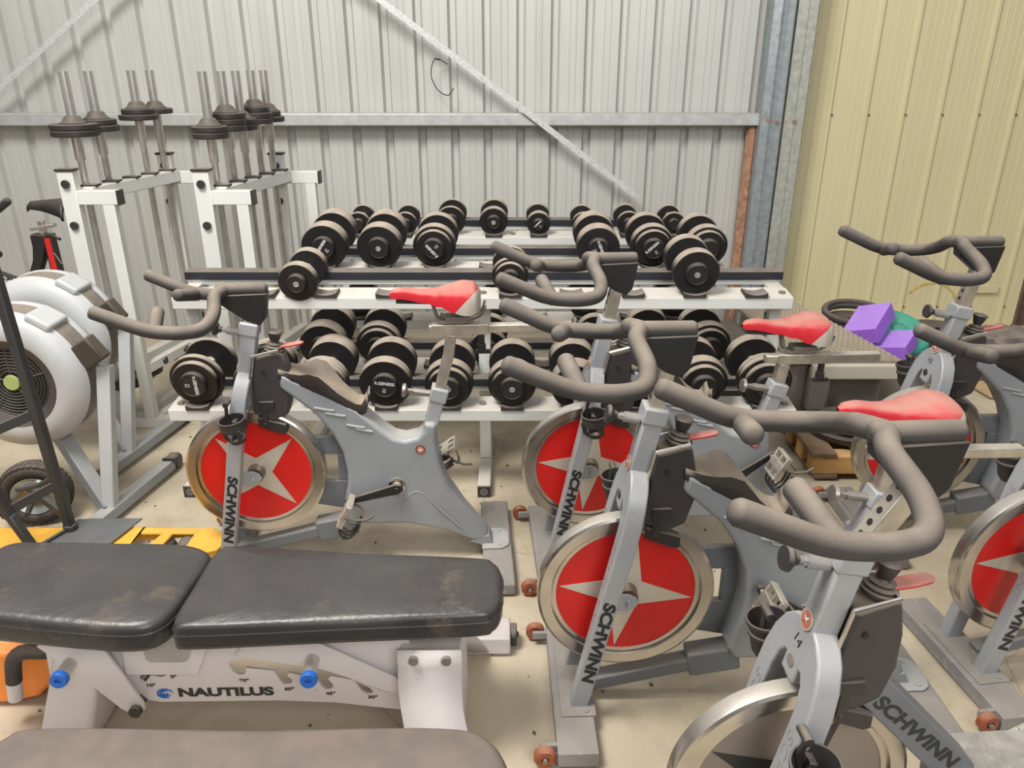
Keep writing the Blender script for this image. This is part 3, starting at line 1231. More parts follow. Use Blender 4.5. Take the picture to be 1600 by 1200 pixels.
BD = spin_bike((1.364, 1.165, 0), math.radians(3.6), 'nearest spin bike marked 14, with a grey wheel bearing a black star',
               bz=1.12, dx=-.062, sz=.80, crank=.3, cups='LR', star0=.5, dark=True, number='14')


# ================================================================== SETTING
WY = 4.95


def ribbed(name, x0, x1, z0, z1, y, prof, period, m, phase=0.0):
    """roll formed sheet: prof is [(dx, depth)] within one period; depth towards the room is negative y"""
    bm = NB()
    xs = []
    x = phase - math.ceil((phase - x0) / period) * period
    while x < x1 + period:
        for dx, d in prof:
            xx = x + dx
            if x0 <= xx <= x1:
                xs.append((xx, d))
        x += period
    a = [bm.verts.new((xx, y - d, z0)) for xx, d in xs]
    b = [bm.verts.new((xx, y - d, z1)) for xx, d in xs]
    for i in range(len(xs) - 1):
        bm.faces.new((a[i], a[i + 1], b[i + 1], b[i]))
    o = finish(bm, name, m, None, solid=0, smooth=False)
    tag(o, kind='structure')
    return o


bm = NB()
box(bm, (0, 2.2, -.05), (9, 7.5, .1))
fl = finish(bm, 'floor', floor_mat(), smooth=False)
tag(fl, kind='structure')

pr = [(0, 0), (.013, -.034), (.043, -.034), (.056, 0), (.108, 0), (.111, .0025), (.115, .0025), (.118, 0), (.145, 0), (.148, .0025), (.152, .0025), (.155, 0)]
ribbed('wall_back', -4.4, 1.52, 0, 3.0, WY + .035, pr, .2018, wall_grey, phase=-2.80)
pr2 = [(0, 0), (.007, .016), (.021, .016), (.028, 0), (.070, 0), (.072, .002), (.075, .002), (.077, 0), (.112, 0), (.114, .002), (.117, .002), (.119, 0), (.155, 0), (.157, .002), (.160, .002), (.162, 0), (.190, 0), (.192, .002), (.195, .002), (.197, 0)]
ribbed('wall_right', 1.62, 3.39, 0, 3.0, WY + .03, pr2, .2245, wall_cream, phase=1.915)
bm = NB()
prof = [(3.39, WY + .03), (3.40, WY + .12), (4.4, WY + .12)]
for (ax, ay), (bx, by) in zip(prof, prof[1:]):
    bm.faces.new([bm.verts.new(p) for p in ((ax, ay, 0), (bx, by, 0), (bx, by, 3.0), (ax, ay, 3.0))])
o = finish(bm, 'trim_1', mat('brown_brick', (0.15, 0.085, 0.06), 0.8, var=0.3, vscale=20), solid=.02, smooth=False)
tag(o, kind='structure')
# screws in the cream wall
bm = NB()
for k in range(7):
    for z in (1.375,):
        x = 1.915 + .2245 * k + .035
        cyl(bm, (x, WY + .03, z), (x, WY + .021, z), .006, 8)
    cyl(bm, (1.915 + .2245 * k + .035, WY + .03, .16), (1.915 + .2245 * k + .035, WY + .021, .16), .006, 8)
o = finish(bm, 'trim_2', bolt_m)
tag(o, kind='structure')
# girt
bm = NB()
prism(bm, [(WY, 1.318), (WY - .075, 1.318), (WY - .080, 1.323), (WY - .080, 1.385), (WY - .075, 1.390), (WY, 1.390)], -4.4, 1.50, axis='x')
o = finish(bm, 'trim_3', mat('girt_galvanised', (0.50, 0.51, 0.50), 0.45, 0.35, dust=.5, dcol=(.28, .25, .2), var=.12, vscale=20, spots=.1, spotcol=(.3, .3, .3), sscale=60), None, bevel=.003)
tag(o, kind='structure')
# post made of two back to back channels
for nm, xa, xb, mm in (('trim_4', 1.475, 1.595, galv), ('trim_5', 1.605, 1.735, galv2)):
    bm = NB()
    ya, yb = WY - .16, WY + .02
    d = .012
    poly = [(xa, ya + d), (xa + d, ya), (xb - d, ya), (xb, ya + d), (xb, yb), (xa, yb)]
    if nm == 'trim_4':
        poly = [(xa, yb), (xa, ya + .035), (xa + .04, ya + .012), (xa + .06, ya + .018), (xa + .075, ya), (xb - d, ya), (xb, ya + d), (xb, yb)]
    else:
        poly = [(xa, yb), (xa, ya + d), (xa + d, ya), (xa + .055, ya), (xa + .06, ya + .006), (xb - .02, ya + .006), (xb, ya + .03), (xb, yb)]
    prism(bm, poly, 0, 3.0, axis='z')
    o = finish(bm, nm, mm, smooth=False)
    tag(o, kind='structure')
bm = NB()
for x, z in ((1.51, 1.36), (1.56, 1.345), (1.66, 1.35)):
    cyl(bm, (x, WY - .165 + (.03 if x < 1.52 else 0), z), (x, WY - .172 + (.02 if x < 1.52 else 0), z), .011, 10)
o = finish(bm, 'trim_6', rust)
tag(o, kind='structure')
bm = NB()
prism(bm, [(1.425, WY - .02), (1.44, WY - .05), (1.472, WY - .05), (1.472, WY - .02)], 0, 1.31, axis='z')
o = finish(bm, 'trim_7', rust)
tag(o, kind='structure')

# diagonal brace straps
for nm, a, b in (('trim_8', (-3.42, WY - .11, 1.23), (-1.75, WY - .11, 2.42)), ('trim_9', (-1.25, WY - .11, 2.36), (.78, WY - .11, .90))):
    bm = NB()
    beam(bm, a, b, .003, .034, up=(0, 0, 1))
    o = finish(bm, nm, strap_m)
    tag(o, kind='structure')

# stain and patch on the cream wall
bm = NB()
pts = []
for k in range(22):
    a = math.radians(18 + 128 * k / 21)
    pts.append(V((2.79 + .175 * math.cos(a), WY + .0275, .165 + .155 * math.sin(a))))
for i in range(21):
    w = .012 + .006 * math.sin(i * 2.3)
    beam(bm, pts[i], pts[i + 1], .0016, w, up=(0, 0, 1))
o = finish(bm, 'glue_stain', mat('yellow_stain', (0.52, 0.40, 0.10), .7, var=.3, vscale=40), smooth=False)
tag(o, 'yellow glue stain curved in an arc on the cream wall', 'stain')
bm = NB()
box(bm, (3.13, WY + .008, .285), (.17, .012, .05))
o = finish(bm, 'wall_patch', wall_cream, bevel=.002)
tag(o, 'small cream sheet patch screwed onto the cream wall', 'patch')
bm = NB()
tube(bm, catmull([(-.38, WY - .02, 1.66), (-.45, WY - .06, 1.69), (-.475, WY - .06, 1.60), (-.44, WY - .05, 1.52), (-.38, WY - .06, 1.49), (-.345, WY - .05, 1.53)], 8), .003, 6)
tube(bm, [(-.45, WY - .06, 1.69), (-.42, WY - .12, 1.685)], .005, 6)
o = finish(bm, 'wire_loop', cable_m)
tag(o, 'thin black wire loop hanging on the grey wall above the dumbbells', 'wire')

# ================================================================== DUMBBELL RACKS
def dumbbell_rack(x0, x1, yo, label, slots, feet, empt=None):
    root = empty('dumbbell_rack', ((x0 + x1) / 2, 2.80 + yo, 0), label=label, cat='dumbbell rack', group='white dumbbell racks')
    cx = (x0 + x1) / 2
    a, b = x0 - cx, x1 - cx
    # tiers: (front y, top z)
    for (fy, tz) in ((0.0, .392), (.20, .797)):
        bm = NB()
        prism(bm, [(fy, tz - .050), (fy, tz), (fy + .115, tz + .012), (fy + .115, tz - .03), (fy + .105, tz - .03), (fy + .105, tz), (fy + .01, tz - .01), (fy + .01, tz - .050)], a, b, axis='x')
        tr = finish(bm, 'front_tray', white_rk, root, bevel=.004)
        bm = NB()
        for x in (a + .035, b - .035, 0):
            cyl(bm, (x, fy + .05, tz + .004), (x, fy + .05, tz + .013), .014, 16)
        split(bm, 'tray_bolt', bolt_m, tr)
        bm = NB()
        prism(bm, [(fy + .195, tz + .0), (fy + .195, tz + .028), (fy + .245, tz + .028), (fy + .245, tz + .0)], a, b, axis='x')
        rr = finish(bm, 'rear_rail', white_rk, root, bevel=.003)
        bm = NB()
        prism(bm, [(fy + .185, tz + .024), (fy + .185, tz + .058), (fy + .245, tz + .062), (fy + .245, tz + .024)], a - .01, b + .01, axis='x')
        finish(bm, 'rubber_strip', strip_m, rr, bevel=.002)
        # side plates joining tray and rail
        bm = NB()
        for x in (a + .03, b - .03):
            prism(bm, [(fy + .06, tz - .03), (fy + .06, tz + .004), (fy + .24, tz + .012), (fy + .24, tz - .03)], x - .03, x + .03, axis='x')
        split(bm, 'end_bracket', white_rk, root, bevel=.003)
    for fx in feet:
        x = fx - cx
        bm = NB()
        box(bm, (x, .27, .026), (.052, .56, .050))
        ft = finish(bm, 'foot', white_rk, root, bevel=.004)
        bm = NB()
        box(bm, (x, -.012, .026), (.054, .010, .052))
        cp = finish(bm, 'end_cap', black_pl, ft, bevel=.003)
        bm = NB()
        lathe(bm, [(.012, 0), (.015, 0), (.015, .001), (.012, .001)], 20, axis_m((x, -.017, .027), (0, -1, 0)), closed=True)
        for q in (-.004, .004):
            box(bm, (x, -.0175, .027 + q), (.016, .001, .0025))
        finish(bm, 'cap_emblem', letter_gr, ft)
        bm = NB()
        beam(bm, (x, .26, .05), (x, .33, .80), .050, .060, up=(0, 1, 0))
        finish(bm, 'upright', white_rk, root, bevel=.004)
        bm = NB()
        beam(bm, (x, .42, .05), (x, .345, .70), .050, .040, up=(0, 1, 0))
        finish(bm, 'rear_brace', white_rk, root, bevel=.004)
    return root


def cradle(x, y, z, label):
    bm = NB()
    pts = [(-.045, 0)]
    for k in range(9):
        u = -1 + k / 4
        pts.append((u * .045, .022 - .010 * (1 - u * u)))
    pts.append((.045, 0))
    prism(bm, pts, -.036, .042)
    o = finish(bm, 'dumbbell_cradle', saddle_m, None, bevel=.001)
    o.location = (x, y, z)
    return o


RACKS = [
    (-1.372, 1.135, 0.0, 'front white two tier dumbbell rack with its black strip rail, behind the spin bikes', [-1.335, -.116, 1.10]),
    (-.975, .985, .455, 'middle white dumbbell rack carrying the large dumbbells, behind the front rack', [-.93, .94]),
    (-.975, .985, 1.17, 'rearmost white dumbbell rack carrying the small dumbbells, near the grey wall', [-.93, .94]),
]
racks = [dumbbell_rack(x0, x1, yo, lb, None, ft) for x0, x1, yo, lb, ft in RACKS]

CRADLES = {}


def put_cradle(ri, tier, x, label=None):
    x0, x1, yo = RACKS[ri][:3]
    root = racks[ri]
    fy, tz = ((0.0, .392), (.20, .797))[tier]
    if 'm' not in CRADLES:
        o = cradle(0, 0, 0, '')
        CRADLES['m'] = o
    else:
        o = CRADLES['m'].copy()
        COL.objects.link(o)
    o.parent = root
    o.location = (x - (x0 + x1) / 2, fy + .030, tz - .001)


DBC = {}


def dumbbell(x, y, z, r, n, label, brand, group, spin=0.0, chrome_big=True, yaw=0.0, extra=False):
    """axis along y; front head towards -y; r radius; n discs per head"""
    root = empty('dumbbell', (x, y, z), rot=(math.radians(5.0), 0, yaw), label=label, cat='dumbbell', group=group)
    th = .026 if r > .085 else .022
    L2 = .068 + n * th
    ck = (round(r, 3), n, extra)

    def head(s):
        bm = NB()
        y0 = .068
        for k in range(n):
            rr = r if not (extra and k == n - 1) else r * .84
            lathe(bm, [(0, y0), (rr - .004, y0), (rr, y0 + .004), (rr, y0 + th - .004), (rr - .004, y0 + th - .0005), (0, y0 + th - .0005)], 40, axis_m((0, 0, 0), (0, s, 0)))
            y0 += th
        return finish(bm, 'weight_head', rubber, root, ang=30)

    def cap(s, h):
        bm = NB()
        y0 = .068 + n * th
        q = r * .50
        lathe(bm, [(0, y0 - .002), (q, y0 - .002), (q, y0 + .010), (q * .93, y0 + .019), (q * .84, y0 + .021), (q * .82, y0 + .0185), (0, y0 + .0185)], 32, axis_m((0, 0, 0), (0, s, 0)))
        return finish(bm, 'end_boss', boss_m, h)
    hs = []
    for s in (-1, 1):
        k1 = ('h', s) + ck
        if k1 in DBC:
            h = DBC[k1].copy()
            link(h, root)
        else:
            h = DBC[k1] = head(s)
        k2 = ('c', s) + ck
        if k2 in DBC:
            c = DBC[k2].copy()
            link(c, h)
        else:
            DBC[k2] = cap(s, h)
        hs.append(h)
    k3 = ('g', r > .085)
    if k3 in DBC:
        g = DBC[k3].copy()
        link(g, root)
    else:
        bm = NB()
        hr = .0155
        lathe(bm, [(.028 if r > .085 else .020, -.069), (.026 if r > .085 else .019, -.060), (hr + .002, -.054), (hr, -.048), (hr + .002, 0), (hr, .048), (hr + .002, .054), (.026 if r > .085 else .019, .060), (.028 if r > .085 else .020, .069)], 24, axis_m((0, 0, 0), (0, 1, 0)))
        g = DBC[k3] = finish(bm, 'handle', chrome, root)
    # marking on the front boss
    yf = -(.068 + n * th + .0188)
    M = basis((0, yf, 0), (math.cos(spin), 0, math.sin(spin)), (-math.sin(spin), 0, math.cos(spin)))
    q = r * .50
    if brand == 'word':
        key = ('t', round(q, 3))
        if key in DBC:
            t = DBC[key].copy()
            link(t, hs[0])
        else:
            t = DBC[key] = text('lettering', 'R.GENESIS', q * .34, Matrix.Translation((0, 0, 0)) @ Matrix.Rotation(0, 4, 'X'), letter_wh, hs[0], sx=1.0, off=.0004)
        t.matrix_local = M @ Matrix.Translation((0, q * .22, 0))
        key = ('t2', round(q, 3))
        if key in DBC:
            t = DBC[key].copy()
            link(t, hs[0])
        else:
            t = DBC[key] = text('weight_marking', '5.0\nKG', q * .20, Matrix.Identity(4), letter_wh, hs[0])
        t.matrix_local = M @ Matrix.Translation((0, -q * .38, 0))
    elif brand == 'ring':
        key = ('r', 0)
        if key in DBC:
            t = DBC[key].copy()
            link(t, hs[0])
        else:
            bm = NB()
            lathe(bm, [(.0085, 0), (.0105, 0), (.0105, .0006), (.0085, .0006)], 20, closed=True)
            box(bm, (-.002, .0005, .0003), (.0022, .011, .0006))
            box(bm, (.0025, -.0005, .0003), (.0022, .011, .0006))
            t = DBC[key] = finish(bm, 'ring_emblem', letter_wh, hs[0])
        t.matrix_local = M
    return root


ORD = ['first', 'second', 'third', 'fourth', 'fifth', 'sixth', 'seventh', 'eighth', 'ninth', 'tenth']


def fill(ri, tier, specs, gname, wname, base_x, step, nslots, cr='all'):
    """specs: list of (slot, x offset, r, n, brand, spin, extra, words)"""
    x0, x1, yo = RACKS[ri][:3]
    fy, tz = ((0.0, .392), (.20, .797))[tier]
    for k in range(nslots):
        put_cradle(ri, tier, base_x + step * k)
    specs = sorted(specs, key=lambda q: base_x + step * q[0] + q[1])
    for i, (k, ox, r, n, brand, spin, extra, words) in enumerate(specs):
        x = base_x + step * k + ox
        th = .026 if r > .085 else .022
        L2 = .068 + n * th
        y = 2.80 + yo + fy + .028 - .0 + (L2 - n * th / 2 - .0)
        y = 2.80 + yo + fy + .035 + .068 + n * th / 2
        zf = tz + .006 + r                     # front head centre
        z = zf + math.sin(math.radians(5)) * (.068 + n * th / 2)
        if ri == 0 and tier == 1 and i == 0:
            y -= .030
            z -= .016
        if len(specs) == 1:
            pos = 'the only one there'
        else:
            pos = '%s from left' % ORD[i]
        dumbbell(x, y, z, r, n, '%s dumbbell, %s on the %s' % (words, pos, wname), brand, gname, spin, extra=extra)


B = 'large black'
S = 'small black'
fill(0, 0, [
    (0, 0, .107, 2, 'word', -1.55, True, B + ' two disc'), (1, 0, .100, 2, None, 0, False, B), (2, 0, .100, 3, 'ring', 0, False, B),
    (3, 0, .103, 2, 'word', -.12, False, B), (4, 0, .096, 3, 'ring', 0, True, B + ' stepped'), (5, 0, .096, 3, 'ring', 0, True, B + ' stepped'),
    (6, 0, .096, 3, 'ring', 0, False, B), (7, 0, .098, 3, 'ring', 0, False, B), (8, 0, .102, 3, None, 0, True, B), (9, 0, .106, 3, None, 0, True, B)],
    'dumbbells on the lower tier of the front rack', 'lower tier of the front rack', -1.252, .2505, 10)
fill(0, 1, [(1, .145, .078, 2, 'ring', .3, False, 'medium black'), (5, 0, .074, 2, 'ring', 0, True, 'medium black'), (8, .0, .093, 2, 'ring', .3, False, 'large black')],
     'dumbbells on the upper tier of the front rack', 'upper tier of the front rack', -1.245, .2475, 10)
fill(1, 0, [(0, 0, .103, 3, None, 0, False, B), (1, 0, .100, 3, None, 0, True, B), (3, 0, .085, 2, None, 0, False, B), (5, 0, .085, 2, None, 0, False, B), (6, 0, .098, 3, None, 0, False, B), (7, 0, .100, 3, None, 0, True, B)],
     'dumbbells on the lower tier of the middle rack', 'lower tier of the middle rack', -.848, .2475, 8)
fill(1, 1, [(0, 0, .102, 3, 'word', .95, False, B), (1, 0, .100, 3, 'ring', .3, False, B), (2, 0, .097, 3, 'word', 2.3, True, B),
            (5, 0, .097, 3, 'word', -1.2, False, B), (6, 0, .097, 3, 'word', .75, True, B), (7, 0, .095, 3, None, 0, True, B)],
     'dumbbells on the upper tier of the middle rack', 'upper tier of the middle rack', -.848, .2475, 8)
fill(2, 0, [(0, 0, .080, 2, None, 0, False, S), (3, 0, .07, 2, None, 0, False, S), (5, 0, .080, 2, None, 0, False, S), (7, 0, .085, 2, None, 0, False, S)],
     'dumbbells on the lower tier of the rearmost rack', 'lower tier of the rearmost rack', -.830, .2435, 8)
fill(2, 1, [(0, 0, .062, 1, None, 0, False, S), (1, .01, .062, 1, None, 0, False, S), (2, .012, .078, 1, None, 0, False, S), (3, 0, .076, 2, 'ring', 0, False, S),
            (4, 0, .064, 2, 'word', .8, False, S), (5, 0, .062, 1, None, 0, False, S), (6, 0, .064, 1, None, 0, False, S), (7, 0, .062, 1, None, 0, False, S)],
     'dumbbells on the upper tier of the rearmost rack', 'upper tier of the rearmost rack', -.830, .2435, 8)

# ================================================================== BARBELL RACKS
def barbell_rack(xn, xf, yn, yf, label):
    root = empty('barbell_rack', (xn, yn, 0), label=label, cat='barbell rack', group='white barbell racks')
    dx = (xf - xn) / (yf - yn)

    def q(t, off, z):       # along depth, sideways offset, height (local)
        y = t * (yf - yn)
        return V((y * dx + off, y, z))
    bm = NB()
    for t in (0, 1):
        beam(bm, q(t, 0, .05), q(t, 0, 1.235), .048, .070, up=(1, 0, 0))
    u = split(bm, 'upright', white_rk, root, bevel=.004)[0]
    bm = NB()
    for t in (0, 1):
        box(bm, q(t, 0, 1.238), (.078, .056, .010))
        for z in (1.18, 1.0):
            p = q(t, .0, z)
            cyl(bm, p + V((0, -.022, 0)), p + V((0, -.036, 0)), .018, 14)
    split(bm, 'black_cap', black_pl, u)
    bm = NB()
    for t in (0, 1):
        a = q(t, .035, 1.12)
        beam(bm, a, a + V((.175, 0, 0)), .050, .062)
    split(bm, 'arm', white_rk, root, bevel=.004)
    bm = NB()
    for t in (0, 1):
        a = q(t, .214, 1.12)
        box(bm, a, (.010, .052, .064))
    split(bm, 'arm_end_cap', black_pl, root)
    bm = NB()
    for t in (0, 1):
        beam(bm, q(t, .165, .05), q(t, .165, 1.10), .048, .052, up=(1, 0, 0))
    split(bm, 'leg', white_rk, root, bevel=.004)
    bm = NB()
    beam(bm, q(.04, .055, 1.13), q(.96, .055, 1.13), .050, .060)
    finish(bm, 'top_beam', white_rk, root, bevel=.004)
    for z, o_ in ((.025, .058), (.30, .058)):
        bm = NB()
        beam(bm, q(0.02, o_, z), q(.98, o_, z), .050, .055)
        beam(bm, q(0.02, .165, z), q(.98, .165, z), .040, .05)
        split(bm, 'base_beam', white_rk, root, bevel=.004)
    bm = NB()
    for t in (0, 1):
        a = q(t, -.08, .026)
        beam(bm, a, a + V((.34, 0, 0)), .050, .052)
    split(bm, 'foot', white_rk, root, bevel=.004)
    bm = NB()
    for k in range(5):
        t = .10 + k * .2
        p = q(t, .045, 1.163)
        box(bm, p, (.07, .05, .010))
    split(bm, 'bar_pad', saddle_m, root)
    bm = NB()
    for k in range(3):
        p = q(.2 + k * .25, .18, .30)
        cyl(bm, p, p + V((.012, 0, 0)), .018, 12)
    split(bm, 'bolt', black_pl, root)
    return root, q, dx


def barbell(x, y, r, n, top, label, group, tilt=0.0, small=0.0, pz=1.42):
    root = empty('fixed_barbell', (x, y, 0), label=label, cat='barbell', group=group)
    root.rotation_euler = (0, tilt, 0)
    bm = NB()
    lathe(bm, [(0, .0), (.019, .0), (.019, .30), (.015, .32), (.015, pz - .16), (.021, pz - .15), (.021, pz)], 16)
    cyl(bm, (0, 0, pz), (0, 0, top), .020, 18)
    finish(bm, 'bar', bar_m, root)
    for zc, s in ((pz, -1), (.20, 1)):
        bm = NB()
        z = zc
        for k in range(n):
            rr = r * (1 if not (small and k == 0) else small)
            a, b = z, z + s * .026
            lo, hi = min(a, b), max(a, b)
            lathe(bm, [(0, lo), (rr - .004, lo), (rr, lo + .004), (rr, hi - .004), (rr - .004, hi - .0005), (0, hi - .0005)], 36)
            z += s * .026
        finish(bm, 'weight_plate', plate_m, root, ang=30)
        bm = NB()
        if s < 0:
            lathe(bm, [(.055, zc - .002), (.055, zc + .003), (.044, zc + .010), (.034, zc + .026), (.026, zc + .032), (.0202, zc + .034)], 28)
        else:
            lathe(bm, [(.05, zc + .002), (.050, zc - .004), (.040, zc - .010), (.038, zc - .026), (.028, zc - .032), (.0176, zc - .034)], 28)
        finish(bm, 'collar', bolt_m if s > 0 else mat('plate_collar', (.07, .06, .055), .4, .3, dust=.5, dcol=(.2, .17, .14)), root)
    return root


BAR1 = 'barbell standing in the left barbell rack, %s from the front'
BAR2 = 'barbell standing in the right barbell rack, %s from the front'
r1, q1, d1 = barbell_rack(-1.945, -1.79, 3.47, 4.13, 'left of the two white barbell racks, beside the rowing machines')
r2, q2, d2 = barbell_rack(-1.355, -1.215, 3.47, 4.13, 'right of the two white barbell racks, beside the dumbbell racks')
for i, (d, r, n, sm, pz) in enumerate(((.09, .098, 2, 0, 1.425), (.235, .088, 2, .9, 1.435), (.51, .090, 2, .82, 1.465), (.643, .080, 1, 0, 1.46))):
    barbell(-1.93 + .23 * d - .0, 3.45 + d, r, n, 1.635, ('chrome sleeved ' if 0 else 'black plated ') + BAR1 % ORD[i], 'barbells in the left rack', tilt=0.0, small=sm, pz=pz)
for i, (d, r, n, sm, pz) in enumerate(((.094, .076, 2, 0, 1.415), (.237, .084, 3, 0, 1.462), (.358, .07, 2, 0, 1.43), (.488, .080, 3, .85, 1.475), (.608, .078, 2, .8, 1.45))):
    barbell(-1.34 + .209 * d, 3.45 + d, r, n, 1.635, 'black plated ' + BAR2 % ORD[i], 'barbells in the right rack', small=sm, pz=pz)

# ================================================================== ROWING MACHINES
def rower(x, y, label, footx):
    root = empty('rowing_machine', (x, y, 0), label=label, cat='rowing machine', group='rowing machines')
    zc, R = .585, .285
    M = axis_m((0, 0, zc), (0, -1, 0))     # local z towards the camera side
    bm = NB()
    lathe(bm, [(.165, .055), (.19, .062), (.228, .055), (.258, .030), (.268, .006), (.260, .0), (.25, -.01), (.16, -.01)], 64, M, closed=True)
    hs = finish(bm, 'fan_housing', erg_w, root, ang=50)
    bm = NB()
    lathe(bm, [(.258, .0), (.265, .0), (.265, -.085), (.258, -.085)], 64, M, closed=True)
    finish(bm, 'perforated_band', erg_band, root)
    bm = NB()
    lathe(bm, [(.15, -.075), (.24, -.080), (.262, -.084), (.270, -.100), (.262, -.130), (.22, -.150), (0, -.155)], 64, M)
    finish(bm, 'rear_housing', erg_w, root, ang=50)
    bm = NB()
    lathe(bm, [(.135, .040), (.170, .058), (.174, .050), (.150, .020), (.135, .02)], 56, M, closed=True)
    finish(bm, 'inner_ring', erg_dk, hs)
    bm = NB()
    lathe(bm, [(0, -.02), (.15, -.02), (.15, -.03), (0, -.03)], 40, M)
    finish(bm, 'fan', mat('fan_dark', (.03, .035, .03), .6), root)
    bm = NB()
    for k in range(8):
        rr = .045 + k * .012
        tube(bm, [M @ V((rr * math.cos(t * PI / 20), rr * math.sin(t * PI / 20), .034)) for t in range(40)], .0022, 6, closed=True)
    for k in range(5):
        a = k * 2 * PI / 5 + .3
        tube(bm, [M @ V((.03 * math.cos(a), .03 * math.sin(a), .034)), M @ V((.15 * math.cos(a), .15 * math.sin(a), .036))], .003, 6)
    finish(bm, 'grille', erg_dk, hs)
    bm = NB()
    lathe(bm, [(0, .042), (.028, .042), (.030, .034), (0, .034)], 28, M)
    finish(bm, 'hub_cover', green_hub, hs)
    # clip at the upper right and monitor arm box
    bm = NB()
    a = math.radians(58)
    p = V((.266 * math.cos(a), .030, zc + .266 * math.sin(a)))
    box(bm, (0, 0, 0), (.095, .13, .035), basis(p, (math.sin(a), 0, -math.cos(a)), (0, 1, 0)))
    finish(bm, 'housing_clip', erg_w, root, bevel=.012, seg=3)
    bm = NB()
    a = math.radians(20)
    p = V((.300 * math.cos(a), .015, zc + .30 * math.sin(a)))
    box(bm, (0, 0, 0), (.10, .062, .085), basis(p + V((.0, .0, 0)), (.55, 0, -.83), (0, 1, 0)))
    bx_ = finish(bm, 'frame_socket', mat('erg_box', (.05, .04, .03), .5, dust=.6, dcol=(.17, .13, .09)), root, bevel=.008)
    # feet
    fx = footx
    bm = NB()
    beam(bm, (fx - .03, -.24, .045), (fx + .075, .34, .045), .055, .045)
    ft = finish(bm, 'foot_bar', grey_paint, root, bevel=.004)
    bm = NB()
    for t in (-.28, .38):
        qx = fx + .012 + t * .18
        lathe(bm, [(0, -.022), (.030, -.022), (.036, -.014), (.036, .014), (.030, .022), (0, .022)], 24, axis_m((qx, t, .040), (1, 0, 0)))
        beam(bm, (qx, t + (.03 if t < 0 else -.06), .07), (qx, t, .055), .05, .02)
    split(bm, 'caster', black_pl, ft)
    bm = NB()
    beam(bm, (fx, -.04, .06), (fx + .055, .04, zc + .04), .050, .045, up=(0, 1, 0))
    finish(bm, 'front_leg', erg_w, root, bevel=.004)
    bm = NB()
    beam(bm, (fx - .01, -.04, .06), (fx - .20, .06, .36), .055, .05)
    finish(bm, 'brace', grey_paint, root, bevel=.004)
    bm = NB()
    beam(bm, (-.05, .085, zc - .05), (-1.1, .085, zc - .13), .055, .10)
    finish(bm, 'monorail', bar_m, root, bevel=.004)
    bm = NB()
    for k in range(2):
        cyl(bm, (.05, .02 + k * .13, .37), (.16, .02 + k * .13, .45), .02, 10)
    split(bm, 'housing_stay', erg_w, root)
    return root


rower(-1.835, 2.655, 'front rowing machine whose white fan housing has a green hub', .258)
rower(-1.985, 3.13, 'rear rowing machine half hidden behind the front white fan housing', .265)

# ================================================================== HAND TRUCK
root = empty('hand_truck', (-1.62, 2.40, 0), label='dark steel hand truck with one knobbly air tyre, on the yellow pallet fork', cat='hand truck')


def R(p):
    return V(p) - V((-1.62, 2.40, 0))


bm = NB()
beam(bm, R((-1.600, 2.385, .11)), R((-1.606, 2.34, 1.14)), .036, .030, up=(1, 0, 0))
cyl(bm, R((-1.600, 2.385, .103)), R((-1.600, 2.385, .13)), .024, 16)
finish(bm, 'side_rail', trolley_m, root, bevel=.005)
bm = NB()
beam(bm, R((-1.650, 2.25, .103)), R((-1.705, 2.25, .25)), .032, .024, up=(1, 0, 0))
beam(bm, R((-1.705, 2.25, .24)), R((-1.86, 2.20, 1.14)), .032, .024, up=(1, 0, 0))
finish(bm, 'side_rail', trolley_m, root, bevel=.005)
bm = NB()
beam(bm, R((-1.74, 2.25, .25)), R((-1.60, 2.37, .30)), .008, .035)
beam(bm, R((-1.80, 2.22, .52)), R((-1.605, 2.36, .58)), .008, .035)
beam(bm, R((-1.80, 2.50, .22)), R((-1.60, 2.40, .135)), .02, .03)
beam(bm, R((-1.60, 2.39, .108)), R((-1.66, 2.25, .108)), .012, .02)
split(bm, 'cross_brace', trolley_m, root, bevel=.002)
bm = NB()
prism(bm, [(R((-1.61, 2.46, 0)).x, R((0, 2.455, 0)).y), (R((-1.66, 0, 0)).x, R((0, 2.26, 0)).y), (R((-1.43, 0, 0)).x, R((0, 2.25, 0)).y), (R((-1.375, 0, 0)).x, R((0, 2.46, 0)).y)], .100, .106, axis='z')
finish(bm, 'toe_plate', toe_m, root)
wc = R((-1.845, 2.60, .132))
bm = NB()
M = axis_m(wc, (.25, -1, .0))
prof = []
for k in range(20):
    a = 2 * PI * k / 20
    prof.append((.102 + .029 * math.cos(a), .036 * math.sin(a)))
lathe(bm, prof, 48, M, closed=True)
for k in range(36):
    a = 2 * PI * k / 36
    for sy in (-.022, 0, .022):
        rr = .128 if sy == 0 else .124
        aa = a + (PI / 36 if sy == 0 else 0)
        MM = M @ Matrix.Rotation(aa, 4, 'Z') @ Matrix.Translation((rr, 0, sy))
        box(bm, (0, 0, 0), (.008, .017, .020), MM)
ty = finish(bm, 'tyre', tyre_m, root)
bm = NB()
lathe(bm, [(0, .028), (.018, .028), (.020, .014), (.045, .010), (.062, .018), (.078, .030), (.078, -.026), (.058, -.024), (.045, -.010), (0, -.014)], 32, M)
finish(bm, 'wheel_rim', mat('zinc_rim', (.50, .55, .52), .25, .9, var=.15), root)
bm = NB()
tube(bm, catmull([R((-1.80, 2.44, .24)), R((-1.72, 2.46, .25)), R((-1.64, 2.44, .30)), R((-1.61, 2.40, .34))], 6), .010, 8)
cyl(bm, wc, wc + V((.06, -.16, 0)), .010, 10)
split(bm, 'axle_stay', trolley_m, root)

